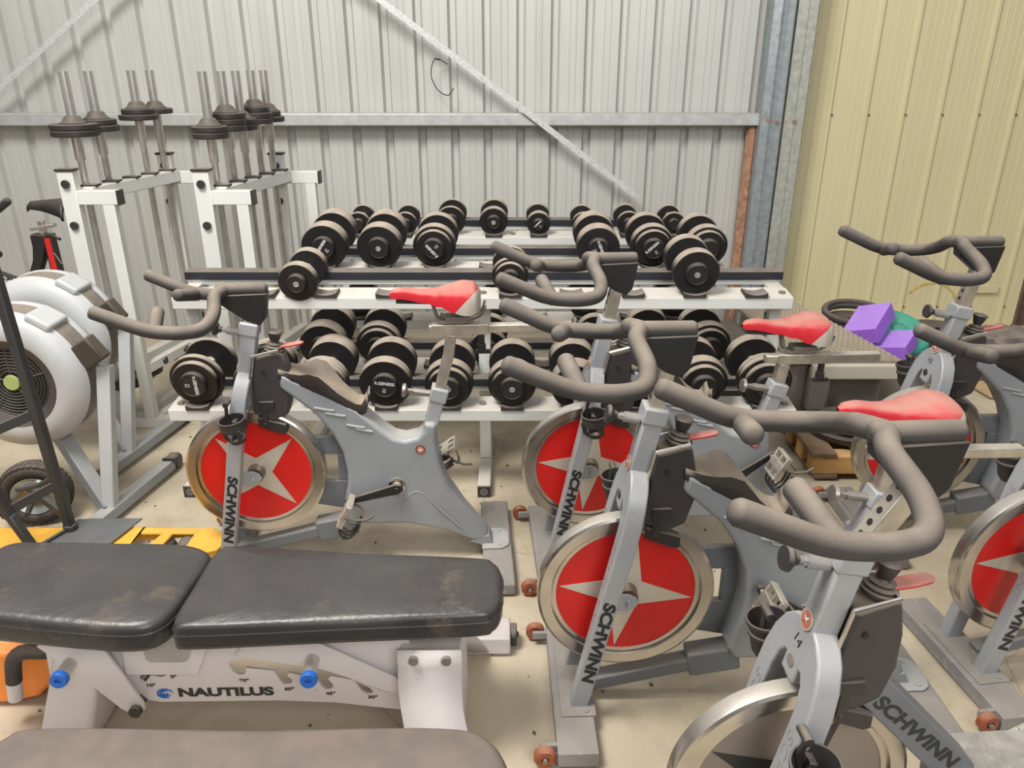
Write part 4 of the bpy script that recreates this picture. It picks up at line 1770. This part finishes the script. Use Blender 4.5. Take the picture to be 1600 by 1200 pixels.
# ================================================================== PALLET JACK
root = empty('pallet_truck', (-1.4, 2.3, 0), label='yellow pallet truck with two long forks lying under the bench', cat='pallet truck')
for yc in (0.03, -.42):
    bm = NB()
    zt = .094
    poly = [(-.9, .085), (.10, .085), (.30, .080), (.365, .050), (.385, .0), (.365, -.055), (.30, -.080), (.10, -.095), (-.9, -.095)]
    # plate with two windows built from strips
    x_w = ((.06, .13), (.18, .25))
    zb = zt - .012
    prism(bm, [(-.9, .085 + yc), (.05, .085 + yc), (.05, -.095 + yc), (-.9, -.095 + yc)], zb, zt, axis='z')
    prism(bm, [(.25, .082 + yc), (.31, .078 + yc), (.365, .050 + yc), (.385, yc), (.365, -.050 + yc), (.31, -.078 + yc), (.25, -.085 + yc)], zb, zt, axis='z')
    prism(bm, [(.05, .085 + yc), (.25, .082 + yc), (.25, .050 + yc), (.05, .050 + yc)], zb, zt, axis='z')
    prism(bm, [(.05, -.030 + yc), (.25, -.030 + yc), (.25, -.085 + yc), (.05, -.095 + yc)], zb, zt, axis='z')
    prism(bm, [(.13, .050 + yc), (.17, .050 + yc), (.16, -.030 + yc), (.11, -.030 + yc)], zb, zt, axis='z')
    for s in (.080, -.088):
        prism(bm, [(-.9, .03), (-.9, zt), (.31, zt), (.33, .07), (.10, .045)], s + yc - .004, s + yc + .004)
    prism(bm, [(.315, -.074 + yc), (.36, -.048 + yc), (.378, yc), (.36, .048 + yc), (.315, .074 + yc)], .060, zt - .012, axis='z')
    f = finish(bm, 'fork', yellow_m, root, bevel=.004)
    bm = NB()
    cyl(bm, (.14, yc - .03, .045), (.14, yc + .05, .045), .040, 20)
    cyl(bm, (.22, yc - .03, .045), (.22, yc + .05, .045), .035, 20)
    split(bm, 'load_roller', black_pl, f)
bm = NB()
box(bm, (-.95, -.2, .16), (.12, .62, .22))
finish(bm, 'lift_frame', yellow_m, root, bevel=.01)

# orange bin at the left end of the bench
bm = NB()
prism(bm, [(-.26, .19), (.235, .19), (.215, .10), (.15, .035), (.05, .012), (-.26, .012)], -.062, .062)
o = finish(bm, 'storage_bin', orange_m, bevel=.012, seg=3)
o.location = (-1.47, 1.715, 0)
tag(o, 'orange plastic bin on the floor behind the handle of the black bench', 'bin')

# ================================================================== BENCHES
def pad(name, poly, z0, z1, m, parent, tilt=None, nx=44, ny=22, puff=.010, rim=.018, piping=None):
    """upholstered pad from an outline given as functions; poly = closed smooth outline (x,y)"""
    pts = catmull([(a, b, 0) for a, b in poly], 6, closed=True)
    c = sum(pts, V((0, 0, 0))) / len(pts)
    bm = NB()
    levels = [(.0, z1 + puff), (.55, z1 + puff * .9), (.80, z1 + puff * .55), (.92, z1 + puff * .1), (.975, z1 - rim * .35), (1.0, z1 - rim), (1.002, z0 + rim * .6), (.985, z0 + .002), (.95, z0), (0, z0)]
    rings = []
    for f, z in levels:
        if f == 0:
            rings.append([bm.verts.new((c.x, c.y, z))])
            continue
        ring = []
        for p in pts:
            d = (p - c)
            k = d.length
            # keep rim thickness constant instead of proportional
            if f > .7:
                q = c + d.normalized() * (k - (1 - f) * .12)
            else:
                q = c + d * (f * (k - .024) / k)
            ring.append(bm.verts.new((q.x, q.y, z)))
        rings.append(ring)
    n = len(pts)
    for a, b in zip(rings, rings[1:]):
        for i in range(n):
            j = (i + 1) % n
            if len(a) == 1:
                bm.faces.new((a[0], b[j], b[i]))
            elif len(b) == 1:
                bm.faces.new((a[i], a[j], b[0]))
            else:
                bm.faces.new((a[i], a[j], b[j], b[i]))
    if tilt is not None:
        bmesh.ops.transform(bm, matrix=tilt, verts=bm.verts)
    o = finish(bm, name, m, parent, ang=80)
    bm = NB()
    tube(bm, [V((c.x, c.y, z1 - rim * 1.2)) + (p - c).normalized() * ((p - c).length + .0005) for p in pts], .0022, 6, closed=True)
    if tilt is not None:
        bmesh.ops.transform(bm, matrix=tilt, verts=bm.verts)
    finish(bm, 'seam_piping', m, o)
    return o


def roundrect(x0, x1, ya0, ya1, yb0, yb1, r=.05):
    """left edge spans ya0..ya1, right edge spans yb0..yb1"""
    return [(x0 + r * .25, ya0 + r * .25), (x0 + r, ya0), ((x0 + x1) / 2, (ya0 + yb0) / 2), (x1 - r * 1.3, yb0), (x1 - r * .35, yb0 + r * .35), (x1, yb0 + r * 1.2), (x1, (yb0 + yb1) / 2),
            (x1, yb1 - r * 1.2), (x1 - r * .35, yb1 - r * .35), (x1 - r * 1.3, yb1), ((x0 + x1) / 2, (ya1 + yb1) / 2), (x0 + r, ya1), (x0 + r * .25, ya1 - r * .25), (x0, ya1 - r), (x0, (ya0 + ya1) / 2), (x0, ya0 + r)]


def bench(oy, ox, label, pm, full, oz=0.0):
    root = empty('weight_bench', (ox, oy, 0), label=label, cat='weight bench', group='adjustable weight benches')
    # back pad and seat pad (local: y centred at 0)
    T = Matrix.Translation((0, 0, 0))
    if full:
        pb = pad('back_pad', roundrect(-.800, -.020, -.162, .172, -.118, .118, .055), .392, .455, pm, root)
    else:
        pb = pad('back_pad', roundrect(-1.03, -.010, -.17, .165, -.150, .165, .10), .395, .455, pm, root)
    if full:
      ps = pad('seat_pad', [(-.800, .06), (-.805, .0), (-.812, -.09), (-.835, -.145), (-.90, -.168), (-1.05, -.165), (-1.25, -.150), (-1.34, -.13), (-1.37, -.05), (-1.37, .05), (-1.34, .13), (-1.25, .150), (-1.05, .168), (-.90, .175), (-.825, .155), (-.802, .12)],
             -.012, .058, pm, root, tilt=Matrix.Translation((-.80, 0, .395)) @ Matrix.Rotation(math.radians(4.0), 4, 'Y') @ Matrix.Translation((.80, 0, 0)))
    # centre beam of two slotted side plates
    yS = -.075
    for s in (-1,):
        y = s * .075
        bm = NB()
        poly = [(-1.15, .40), (-1.17, .178), (-.945, .175), (-.93, .157), (-.90, .150), (-.60, .155), (-.45, .148), (-.27, .122), (-.25, .128), (-.25, .40)]
        slotA = [(-.707, .269), (-.705, .282), (-.697, .290), (-.66, .290), (-.512, .269), (-.42, .236), (-.357, .196), (-.350, .186), (-.354, .178), (-.367, .176), (-.380, .186), (-.397, .222), (-.454, .235), (-.462, .226), (-.450, .206), (-.454, .195), (-.470, .190), (-.480, .200), (-.491, .227),
                 (-.559, .246), (-.565, .238), (-.552, .222), (-.556, .212), (-.575, .208), (-.583, .218), (-.596, .252), (-.665, .262), (-.668, .248), (-.672, .241), (-.687, .239), (-.700, .250)]
        slotB = [(-.935, .243), (-.885, .232), (-.872, .236), (-.870, .246), (-.88, .250), (-.935, .256)]
        cu = bpy.data.curves.new('plate', 'CURVE')
        cu.dimensions = '2D'
        cu.fill_mode = 'BOTH'
        cu.extrude = .003
        for lp in (poly, slotA, slotB):
            sp_ = cu.splines.new('POLY')
            sp_.points.add(len(lp) - 1)
            for i_, (a_, b_) in enumerate(lp):
                sp_.points[i_].co = (a_, b_, 0, 1)
            sp_.use_cyclic_u = True
        to = bpy.data.objects.new('plate_src', cu)
        COL.objects.link(to)
        bpy.context.view_layer.update()
        me = bpy.data.meshes.new_from_object(to.evaluated_get(bpy.context.evaluated_depsgraph_get()))
        bpy.data.objects.remove(to)
        me.transform(Matrix.Translation((0, y, 0)) @ Matrix.Rotation(PI / 2, 4, 'X'))
        me.name = 'side_plate'
        me.materials.clear()
        me.materials.append(bench_w)
        bm.free()
        sp = link(bpy.data.objects.new('side_plate', me), root)
        if s == -1:
            sp0 = sp
    yF = -.0785
    if full:
        for tx, tz, tw in (('0\u00b0', .233, -.852), ('10\u00b0', .205, -.915), ('90\u00b0', .221, -.675), ('60\u00b0', .193, -.563), ('45\u00b0', .178, -.459), ('30\u00b0', .166, -.352)):
            M = basis((tw, yF, tz), (1, 0, 0), (0, 0, 1))
            text('angle_marking', tx, .0135, M, letter_bk, sp0, sx=1.35, off=.0005)
        M = basis((-.850, yF, .180), (1, 0, .02), (0, 0, 1))
        text('brand_lettering', 'NAUTILUS', .036, M, letter_bk, sp0, sx=1.46, off=.0018, align='LEFT')
        bm = NB()
        for k, (ra, rb) in enumerate(((.020, .014), (.013, .009), (.006, .004))):
            pts = [(-.882 + ra * math.cos(t * PI / 14 + k), yF - .0005, .178 + rb * math.sin(t * PI / 14 + k)) for t in range(24)]
            tube(bm, pts, [.0005 + .0022 * math.sin(PI * i / 23) for i in range(24)], 6)
        finish(bm, 'brand_swirl', blue_pl, sp0)
        bm = NB()
        box(bm, (-1.045, yF + .0006, .235), (.085, .001, .05))
        wl = finish(bm, 'warning_label', clear_label, sp0)
        bm = NB()
        for k in range(6):
            box(bm, (-1.045, yF - .0003, .220 + k * .0055), (.07, .0006, .0012))
        finish(bm, 'label_print', letter_gr, sp0)
    bm = NB()
    box(bm, (-.70, .02, .335), (.90, .08, .035))
    finish(bm, 'main_beam', bench_w, root, bevel=.004)
    # upper box under pads
    bm = NB()
    box(bm, (-.60, 0, .372), (.98, .10, .045))
    finish(bm, 'backrest_beam', bench_w, root, bevel=.004)
    bm = NB()
    # latch window bracket under the seat
    prism(bm, [(-.955, .385), (-.965, .250), (-.785, .250), (-.735, .365), (-.735, .40), (-.955, .40)], -.090, -.084)
    sb = finish(bm, 'latch_bracket', bench_w, root, bevel=.001)
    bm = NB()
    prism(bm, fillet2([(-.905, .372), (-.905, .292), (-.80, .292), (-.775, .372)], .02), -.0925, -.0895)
    finish(bm, 'window_shade_plate', mat('shadow_plate', (.40, .37, .35), .6), sb)  # solid plate, its grey painted as the shade inside the bracket's window
    # seat link arm
    bm = NB()
    for y in (-.110, .103):
        prism(bm, [(-1.165, .385), (-1.02, .405), (-.990, .345), (-.925, .175), (-.926, .155), (-.940, .142), (-.962, .142), (-.985, .160), (-1.07, .270), (-1.155, .360)], y, y + .007)
    la = split(bm, 'seat_link', bench_w, root)[0]
    bm = NB()
    cyl(bm, (-.945, -.120, .158), (-.945, .120, .158), .011, 12)
    cyl(bm, (-.945, -.124, .158), (-.945, -.112, .158), .016, 16)
    cyl(bm, (-.885, -.02, .275), (-.925, -.09, .235), .009, 10)
    cyl(bm, (-1.150, -.120, .378), (-1.150, -.105, .378), .013, 14)
    split(bm, 'pivot_bolt', black_st, la)
    # back link arm
    bm = NB()
    prism(bm, [(-.64, .372), (-.50, .372), (-.285, .245), (-.272, .215), (-.285, .198), (-.31, .200), (-.46, .270), (-.68, .315)], -.094, -.088)
    lb = finish(bm, 'back_link', bench_w, root)
    for (x, z, y1) in ((-1.085, .303, -.168), (-.490, .303, -.168)):
        bm = NB()
        cyl(bm, (x, -.07, z), (x + .010, y1, z + .008), .0165, 20)
        g = finish(bm, 'pull_pin', chrome, root)
        bm = NB()
        M = axis_m((x + .010, y1, z + .008), (.08, -1, .06))
        lathe(bm, [(0, .004), (.007, .004), (.008, .010), (.019, .010), (.021, .004), (.021, -.006), (0, -.006)], 26, M)
        finish(bm, 'pin_cap', blue_pl, g)
    # right support: bent plate flaring to the foot
    bm = NB()
    rows = [(-.115, .352, -.275, -.118), (-.115, .300, -.275, -.118), (-.120, .245, -.277, -.120), (-.150, .19, -.268, -.115), (-.20, .11, -.248, -.092), (-.25, .02, -.225, -.065)]
    for sgn in (-1, 1):
        prev = None
        for (y, z, xa, xb) in rows:
            cur = [bm.verts.new(p) for p in ((xa, sgn * abs(y), z), (xb, sgn * abs(y), z))]
            if prev:
                bm.faces.new((prev[0], prev[1], cur[1], cur[0]))
            prev = cur
    split(bm, 'support_plate', bench_w, root, solid=.006, ang=20)
    bm = NB()
    box(bm, (-.195, 0, .19), (.15, .20, .30))
    finish(bm, 'support_post', bench_w, root, bevel=.004)
    for s in (-1, 1):
        bm = NB()
        box(bm, (-.115, s * .300, .040), (.23, .10, .062))
        rf = finish(bm, 'rear_foot', bench_w, root, bevel=.006)
        bm = NB()
        cyl(bm, (.0, s * .31, .036), (.020, s * .31, .036), .034, 24)
        cyl(bm, (-.005, s * .31, .036), (.026, s * .31, .036), .009, 10)
        finish(bm, 'foot_wheel', black_pl, rf, bevel=.004)
    bm = NB()
    for x in (-.235, -.155):
        cyl(bm, (x, -.118, .325), (x, -.128, .325), .012, 14)
    split(bm, 'plate_bolt', bolt_m, root)
    # left support
    bm = NB()
    prism(bm, [(-1.115, .352), (-1.0, .352), (-1.095, .02), (-1.235, .02)], -.105, .03)
    finish(bm, 'front_post', bench_w, root, bevel=.014, seg=3)
    bm = NB()
    pts = [(-1.24, -.30, .028), (-1.18, -.16, .028), (-1.15, 0, .028), (-1.18, .16, .028), (-1.26, .30, .028)]
    tube(bm, catmull(pts, 6), .03, rect=(.10, .045))
    finish(bm, 'front_foot', bench_w, root, bevel=.005)
    # lift handle
    bm = NB()
    p = fillet([(-1.10, 0, .245), (-1.305, 0, .245), (-1.325, 0, .145)], .06, 6)
    tube(bm, p, .020, 16)
    h = finish(bm, 'lift_handle', foam, root)
    bm = NB()
    cyl(bm, (-1.323, 0, .16), (-1.335, 0, .085), .0185, 16)
    finish(bm, 'handle_tube', bench_w, h)
    return root


def fillet2(p, r):
    n = len(p)
    out = []
    for i in range(n):
        a, b, c = V((*p[i - 1], 0)), V((*p[i], 0)), V((*p[(i + 1) % n], 0))
        da, db = (a - b).normalized() * r, (c - b).normalized() * r
        for k in range(6):
            t = k / 5
            q = (1 - t) ** 2 * (b + da) + 2 * t * (1 - t) * b + t * t * (b + db)
            out.append((q.x, q.y))
    return out


bench(1.60, -.005, 'black adjustable bench on a white slotted frame with blue pull pins', vinyl, True)
bench(.985, .010, 'dusty grey-brown bench along the bottom picture edge, in front of the black bench', vinyl_d, False)

# ================================================================== BACK RIGHT CLUTTER
root = empty('wooden_pallet', (1.60, 3.10, 0), label='weathered wooden pallet on the floor between the dumbbell rack and spin bikes', cat='pallet')
for k in range(3):
    bm = NB()
    box(bm, (0.02, -.14 + .14 * k, .075), (.66, .075, .085))
    finish(bm, 'bearer', wood_m, root, bevel=.004)
for k in range(4):
    bm = NB()
    box(bm, (-.27 + .19 * k, 0.0, .127), (.105, .37, .018))
    finish(bm, 'top_board', wood_m if k % 2 else wood_dk, root, bevel=.003)
bm = NB()
for k in range(3):
    box(bm, (-.25 + .25 * k, 0.0, .023), (.10, .37, .018))
split(bm, 'bottom_board', wood_dk, root, bevel=.003)

gp = 'loose weight plates on the pallet'
for i, (x, y, z, r, lb) in enumerate(((1.50, 3.13, .1375, .165, 'large black weight plate lying on the left half of the wooden pallet'),
                                      (1.80, 3.14, .1375, .14, 'black weight plate lying on the right half of the wooden pallet'),
                                      (1.505, 3.14, .1695, .13, 'smaller black weight plate stacked on the large plate'))):
    bm = NB()
    lathe(bm, [(.026, 0), (r - .006, 0), (r, .005), (r, .027), (r - .008, .032), (r - .03, .030), (r - .04, .022), (.07, .020), (.06, .030), (.026, .030)], 48, closed=True)
    o = finish(bm, 'weight_plate', plate_m, ang=40)
    o.location = (x, y, z)
    tag(o, lb, 'weight plate', gp)

# large grey case with ribbed beige deck behind: long step platform
root = empty('running_deck', (1.52, 3.76, 0), label='dark machine body with studded beige deck and cream edge rail, left of purple blocks', cat='exercise machine')
bm = NB()
prism(bm, [(-.21, -.40), (.22, -.42), (.10, .42), (-.24, .42)], .0, .385, axis='z')
finish(bm, 'body', grey_box, root, bevel=.03, seg=3)
bm = NB()
prism(bm, [(-.24, -.44), (.27, -.46), (.10, .44), (-.26, .44)], .385, .412, axis='z')
dk = finish(bm, 'deck', mat('ribbed_deck', (.27, .23, .17), .7, dust=.2, var=.15, vscale=40), root, bevel=.004)
bm = NB()
for k in range(40):
    t = k / 39
    y = -.43 + t * .85
    xr = .262 - t * .165
    xl = -.24
    for j in range(18):
        xa = xl + (xr - xl) * j / 18
        box(bm, (xa + .013 + (.006 if k % 2 else 0), y, .4135), (.015, .011, .004))
finish(bm, 'deck_studs', mat('deck_stud', (.42, .36, .27), .7), dk, smooth=False)
bm = NB()
box(bm, (.06, -.475, .365), (.42, .035, .070))
finish(bm, 'edge_rail', beige_tr, root, bevel=.006)
bm = NB()
box(bm, (-.10, -.455, .27), (.10, .06, .22))
finish(bm, 'corner_block', grey_box, root, bevel=.02, seg=3)


def foam_block(c, s, m, label, tilt=-24):
    bm = NB()
    box(bm, (0, 0, 0), s)
    o = finish(bm, 'foam_block', m, None, bevel=.003)
    R_ = Matrix.Rotation(math.radians(tilt), 4, 'Y') @ Matrix.Rotation(math.radians(50), 4, 'Z')
    o.rotation_euler = R_.to_euler()
    o.location = c
    tag(o, label, 'foam block', 'purple foam blocks')
    return o


foam_block((1.855, 3.83, .415), (.28, .17, .085), purple, 'larger purple foam block leaning on the studded deck beside the green disc')
foam_block((1.955, 3.725, .335), (.20, .17, .075), purple, 'smaller purple foam block below and right of the larger purple one', -18)
bm = NB()
R0 = .165
lathe(bm, [(0, .03), (.03, .032), (.04, .026), (.06, .032), (.10, .030), (.130, .028), (.150, .024), (.163, .012), (.165, 0), (.163, -.012), (.150, -.024), (0, -.03)], 56)
for k in range(5):
    rr = .120 + k * .008
    tube(bm, [(rr * math.cos(t * PI / 32), rr * math.sin(t * PI / 32), .029 - k * .001) for t in range(64)], .002, 6, closed=True)
for k in range(3):
    rr = .02 + k * .012
    tube(bm, [(rr * math.cos(t * PI / 20), rr * math.sin(t * PI / 20), .032) for t in range(40)], .0015, 6, closed=True)
o = finish(bm, 'balance_disc', green_m, ang=50)
o.location = (2.03, 3.86, .355)
o.rotation_euler = (math.radians(24), math.radians(6), 0)
tag(o, 'round teal green balance disc propped beside the purple foam blocks', 'balance disc')
bm = NB()
for k, (rx, ry) in enumerate(((.165, .150), (.160, .142))):
    tube(bm, [(rx * math.cos(t * PI / 28), ry * math.sin(t * PI / 28), -.02 * k) for t in range(56)], .018, 10, closed=True)
o = finish(bm, 'rubber_ring', tyre_m)
o.location = (1.93, 4.16, .372)
o.rotation_euler = (math.radians(8), 0, 0)
tag(o, 'black rubber ring lying behind the larger purple foam block', 'rubber ring')
for x, y, z, r, lb, sl in ((2.46, 4.22, .22, .19, 'dark weight plate with a centre hole, lying right of the green disc', 'low grey stand under the plate right of the green disc'),
                       (1.98, 3.80, .262, .21, 'dark round plate under the green disc and purple blocks', 'low grey stand under the green disc and its plate'),
                       (1.93, 4.16, .300, .17, 'dark round plate under the black rubber ring', 'grey stand under the black rubber ring')):
    bm = NB()
    lathe(bm, [(.03, 0), (r - .01, 0), (r, .008), (r, .03), (r - .01, .036), (r - .04, .030), (.08, .026), (.07, .036), (.03, .036)], 48, closed=True)
    o = finish(bm, 'weight_plate', plate_m, ang=40)
    o.location = (x, y, z)
    tag(o, lb, 'weight plate', 'plates near the cream wall')
    bm = NB()
    lathe(bm, [(0, 0), (r * .7, 0), (r * .7, z), (0, z)], 32)
    o = finish(bm, 'round_stand', grey_box, bevel=.01)
    o.location = (x, y, 0)
    tag(o, sl, 'stand', 'round stands near the cream wall')
# crumpled covers on the floor at the far right
bm = NB()
bmesh.ops.create_icosphere(bm, subdivisions=5, radius=1)
from mathutils import noise as mn
for v in bm.verts:
    n = mn.noise(v.co * 2.2) * .3 + abs(mn.noise(v.co * 6.0)) * .35 + abs(mn.noise(v.co * 13)) * .12
    v.co = V((v.co.x * .36, v.co.y * .28, max(-.5, v.co.z) * .14)) * (1 + n)
o = finish(bm, 'crumpled_cover', sheet_m, ang=80)
o.location = (2.98, 4.22, .08)
tag(o, 'crumpled dark grey cloth cover heaped on the floor at the right edge', 'cloth')
bm = NB()
prism(bm, catpoly := [(-.18, -.14), (.10, -.16), (.17, -.02), (.12, .12), (-.05, .16), (-.2, .05)], 0, .008, axis='z')
o = finish(bm, 'cardboard_scrap', card_m)
o.location = (2.74, 3.93, .012)
tag(o, 'brown cardboard scrap on the floor in front of the crumpled cover', 'cardboard')
# black box beside the rack's right end
bm = NB()
box(bm, (0, 0, .19), (.22, .44, .38))
o = finish(bm, 'equipment_case', mat('case_dark', (.06, .052, .048), .5, dust=.5), None, bevel=.05, seg=4)
o.location = (1.125, 3.82, 0)
tag(o, 'dark rounded equipment case behind the right end of the front dumbbell rack', 'case')

# black upright exercise bike at the far left
root = empty('upright_bike', (-2.70, 4.15, 0), label='black and red exercise bike with black saddle at the far left by the wall', cat='exercise bike')
bm = NB()
prism(bm, [(.115, .82), (.20, .82), (.20, .79), (.16, .68), (.10, .57), (.07, .53), (-.30, .47), (-.30, .66), (-.14, .62), (0, .565), (.06, .60), (.10, .68), (.115, .75)], -.03, .03)
fr_ = finish(bm, 'frame', bikeblk, root, bevel=.012, seg=3)
bm = NB()
beam(bm, (.205, 0, .82), (.215, 0, .25), .05, .05, up=(1, 0, 0))
beam(bm, (.19, 0, .75), (.08, 0, .53), .02, .02)
finish(bm, 'rear_stay', bikeblk, root, bevel=.006)
bm = NB()
beam(bm, (.206, -.027, .80), (.213, -.027, .50), .003, .030, up=(1, 0, 0))
finish(bm, 'red_stripe', bikered, root)
bm = NB()
beam(bm, (.18, 0, .81), (.18, 0, .89), .03, .03, up=(1, 0, 0))
beam(bm, (.12, 0, .845), (.25, 0, .865), .04, .018)
finish(bm, 'seat_slider', brushed, root, bevel=.003)
bm = NB()
rows = []
for i in range(15):
    t = i / 14
    w = .022 + .075 * max(0, (t - .35) / .65) ** 1.3
    zt = .0 + .02 * t
    row = []
    for k in range(13):
        a = -1 + 2 * k / 12
        row.append(bm.verts.new((.135 + .22 * t, w * math.sin(a * PI / 2), .985 + zt - (.03 + .06 * t) * (1 - math.cos(a * PI / 2 * .98)) ** .9 - (.015 if i in (0, 14) else 0))))
    rows.append(row)
for i in range(14):
    for k in range(12):
        bm.faces.new((rows[i][k], rows[i][k + 1], rows[i + 1][k + 1], rows[i + 1][k]))
finish(bm, 'saddle', bikeblk, root, solid=.012, ang=80)
bm = NB()
tube(bm, fillet([(.18, 0, .83), (.25, -.03, .81), (.29, -.05, .80)], .03), .008, 8)
tube(bm, [(.22, -.02, .72), (.27, -.05, .66)], .007, 8)
split(bm, 'lever', black_st, root)
bm = NB()
tube(bm, fillet([(-.04, -.10, .91), (-.12, -.16, .88), (-.30, -.18, .90), (-.40, 0, .92), (-.30, .18, .90), (-.2, .2, .89), (-.1, .2, .96)], .05), .022, 14, dome=True)
tube(bm, fillet([(.02, -.16, .745), (-.05, -.16, .745), (-.14, -.16, .80), (-.34, -.1, .90)], .04), .019, 14, dome=True)
beam(bm, (-.38, 0, .92), (-.45, 0, .30), .05, .05, up=(1, 0, 0))
finish(bm, 'handlebar', black_pl, root)
text('lettering', 'fitbi', .075, basis((-.05, -.033, .555), (1, 0, -.22), (0, 0, 1)), letter_wh, root, off=.002, shear=.25)
bm = NB()
box(bm, (-.55, 0, .03), (.07, .5, .05))
box(bm, (.25, 0, .03), (.07, .5, .05))
beam(bm, (-.55, 0, .04), (.25, 0, .04), .06, .05)
beam(bm, (.21, 0, .05), (.21, 0, .3), .05, .05, up=(1, 0, 0))
beam(bm, (-.55, 0, .05), (-.42, 0, .6), .05, .05, up=(1, 0, 0))
finish(bm, 'base', bikeblk, root, bevel=.005)

# ------------------------------------------------------------------ floor litter
bm = NB()
for i in range(320):
    x, y = random.uniform(-1.9, 2.2), random.uniform(.9, 4.6)
    s = random.uniform(.0015, .006)
    r = bmesh.ops.create_icosphere(bm, subdivisions=1, radius=s)
    M = Matrix.Translation((x, y, s * .4)) @ Matrix.Rotation(random.random() * 6, 4, 'Z') @ Matrix.Diagonal((random.uniform(.7, 1.8), 1, .6, 1))
    bmesh.ops.transform(bm, matrix=M, verts=r['verts'])
o = finish(bm, 'floor_debris', mat('debris', (.12, .09, .06), .9))
tag(o, 'scattered dirt crumbs and leaf bits on the concrete floor', 'debris', kind='stuff')

# ================================================================== LIGHT
w = bpy.data.worlds.new('world')
sc.world = w
w.use_nodes = True
N, L = w.node_tree.nodes, w.node_tree.links
bg = N['Background']
tc = N.new('ShaderNodeTexCoord')
sp = N.new('ShaderNodeSeparateXYZ')
L.new(tc.outputs['Generated'], sp.inputs[0])
cr = N.new('ShaderNodeValToRGB')
el = cr.color_ramp.elements
el[0].position, el[0].color = 0.0, (.10, .09, .08, 1)
el[1].position, el[1].color = 1.0, (1, .98, .94, 1)
for p_, c_ in ((.25, (.12, .11, .10, 1)), (.55, (.22, .22, .22, 1)), (.75, (.75, .74, .72, 1))):
    e_ = el.new(p_)
    e_.color = c_
mp_ = N.new('ShaderNodeMapRange')
mp_.inputs['From Min'].default_value = -1
L.new(sp.outputs['Z'], mp_.inputs['Value'])
L.new(mp_.outputs[0], cr.inputs[0])
L.new(cr.outputs[0], bg.inputs[0])
bg.inputs[1].default_value = 0.62


def area(name, loc, target, size, power, col=(1, 1, 1), sy=None):
    l = bpy.data.lights.new(name, 'AREA')
    l.energy = power
    l.color = col
    l.shape = 'RECTANGLE'
    l.size = size
    l.size_y = sy or size
    o = bpy.data.objects.new(name, l)
    COL.objects.link(o)
    o.location = loc
    o.rotation_euler = (V(target) - V(loc)).to_track_quat('-Z', 'Y').to_euler()
    return o


area('roof_light', (-1.6, 1.2, 4.6), (0.2, 3.2, .5), 1.6, 290, (1, .97, .92))
area('added_fill', (1.5, -2.5, 3.6), (0, 3, .6), 2.6, 150, (1, .98, .96))  # added fill lamp high behind the camera, for brightness and metal reflections

sc.view_settings.view_transform = 'Standard'
sc.view_settings.look = 'None'
sc.view_settings.exposure = 0.0
sc.view_settings.gamma = 1.0
sc.view_settings.use_curve_mapping = False
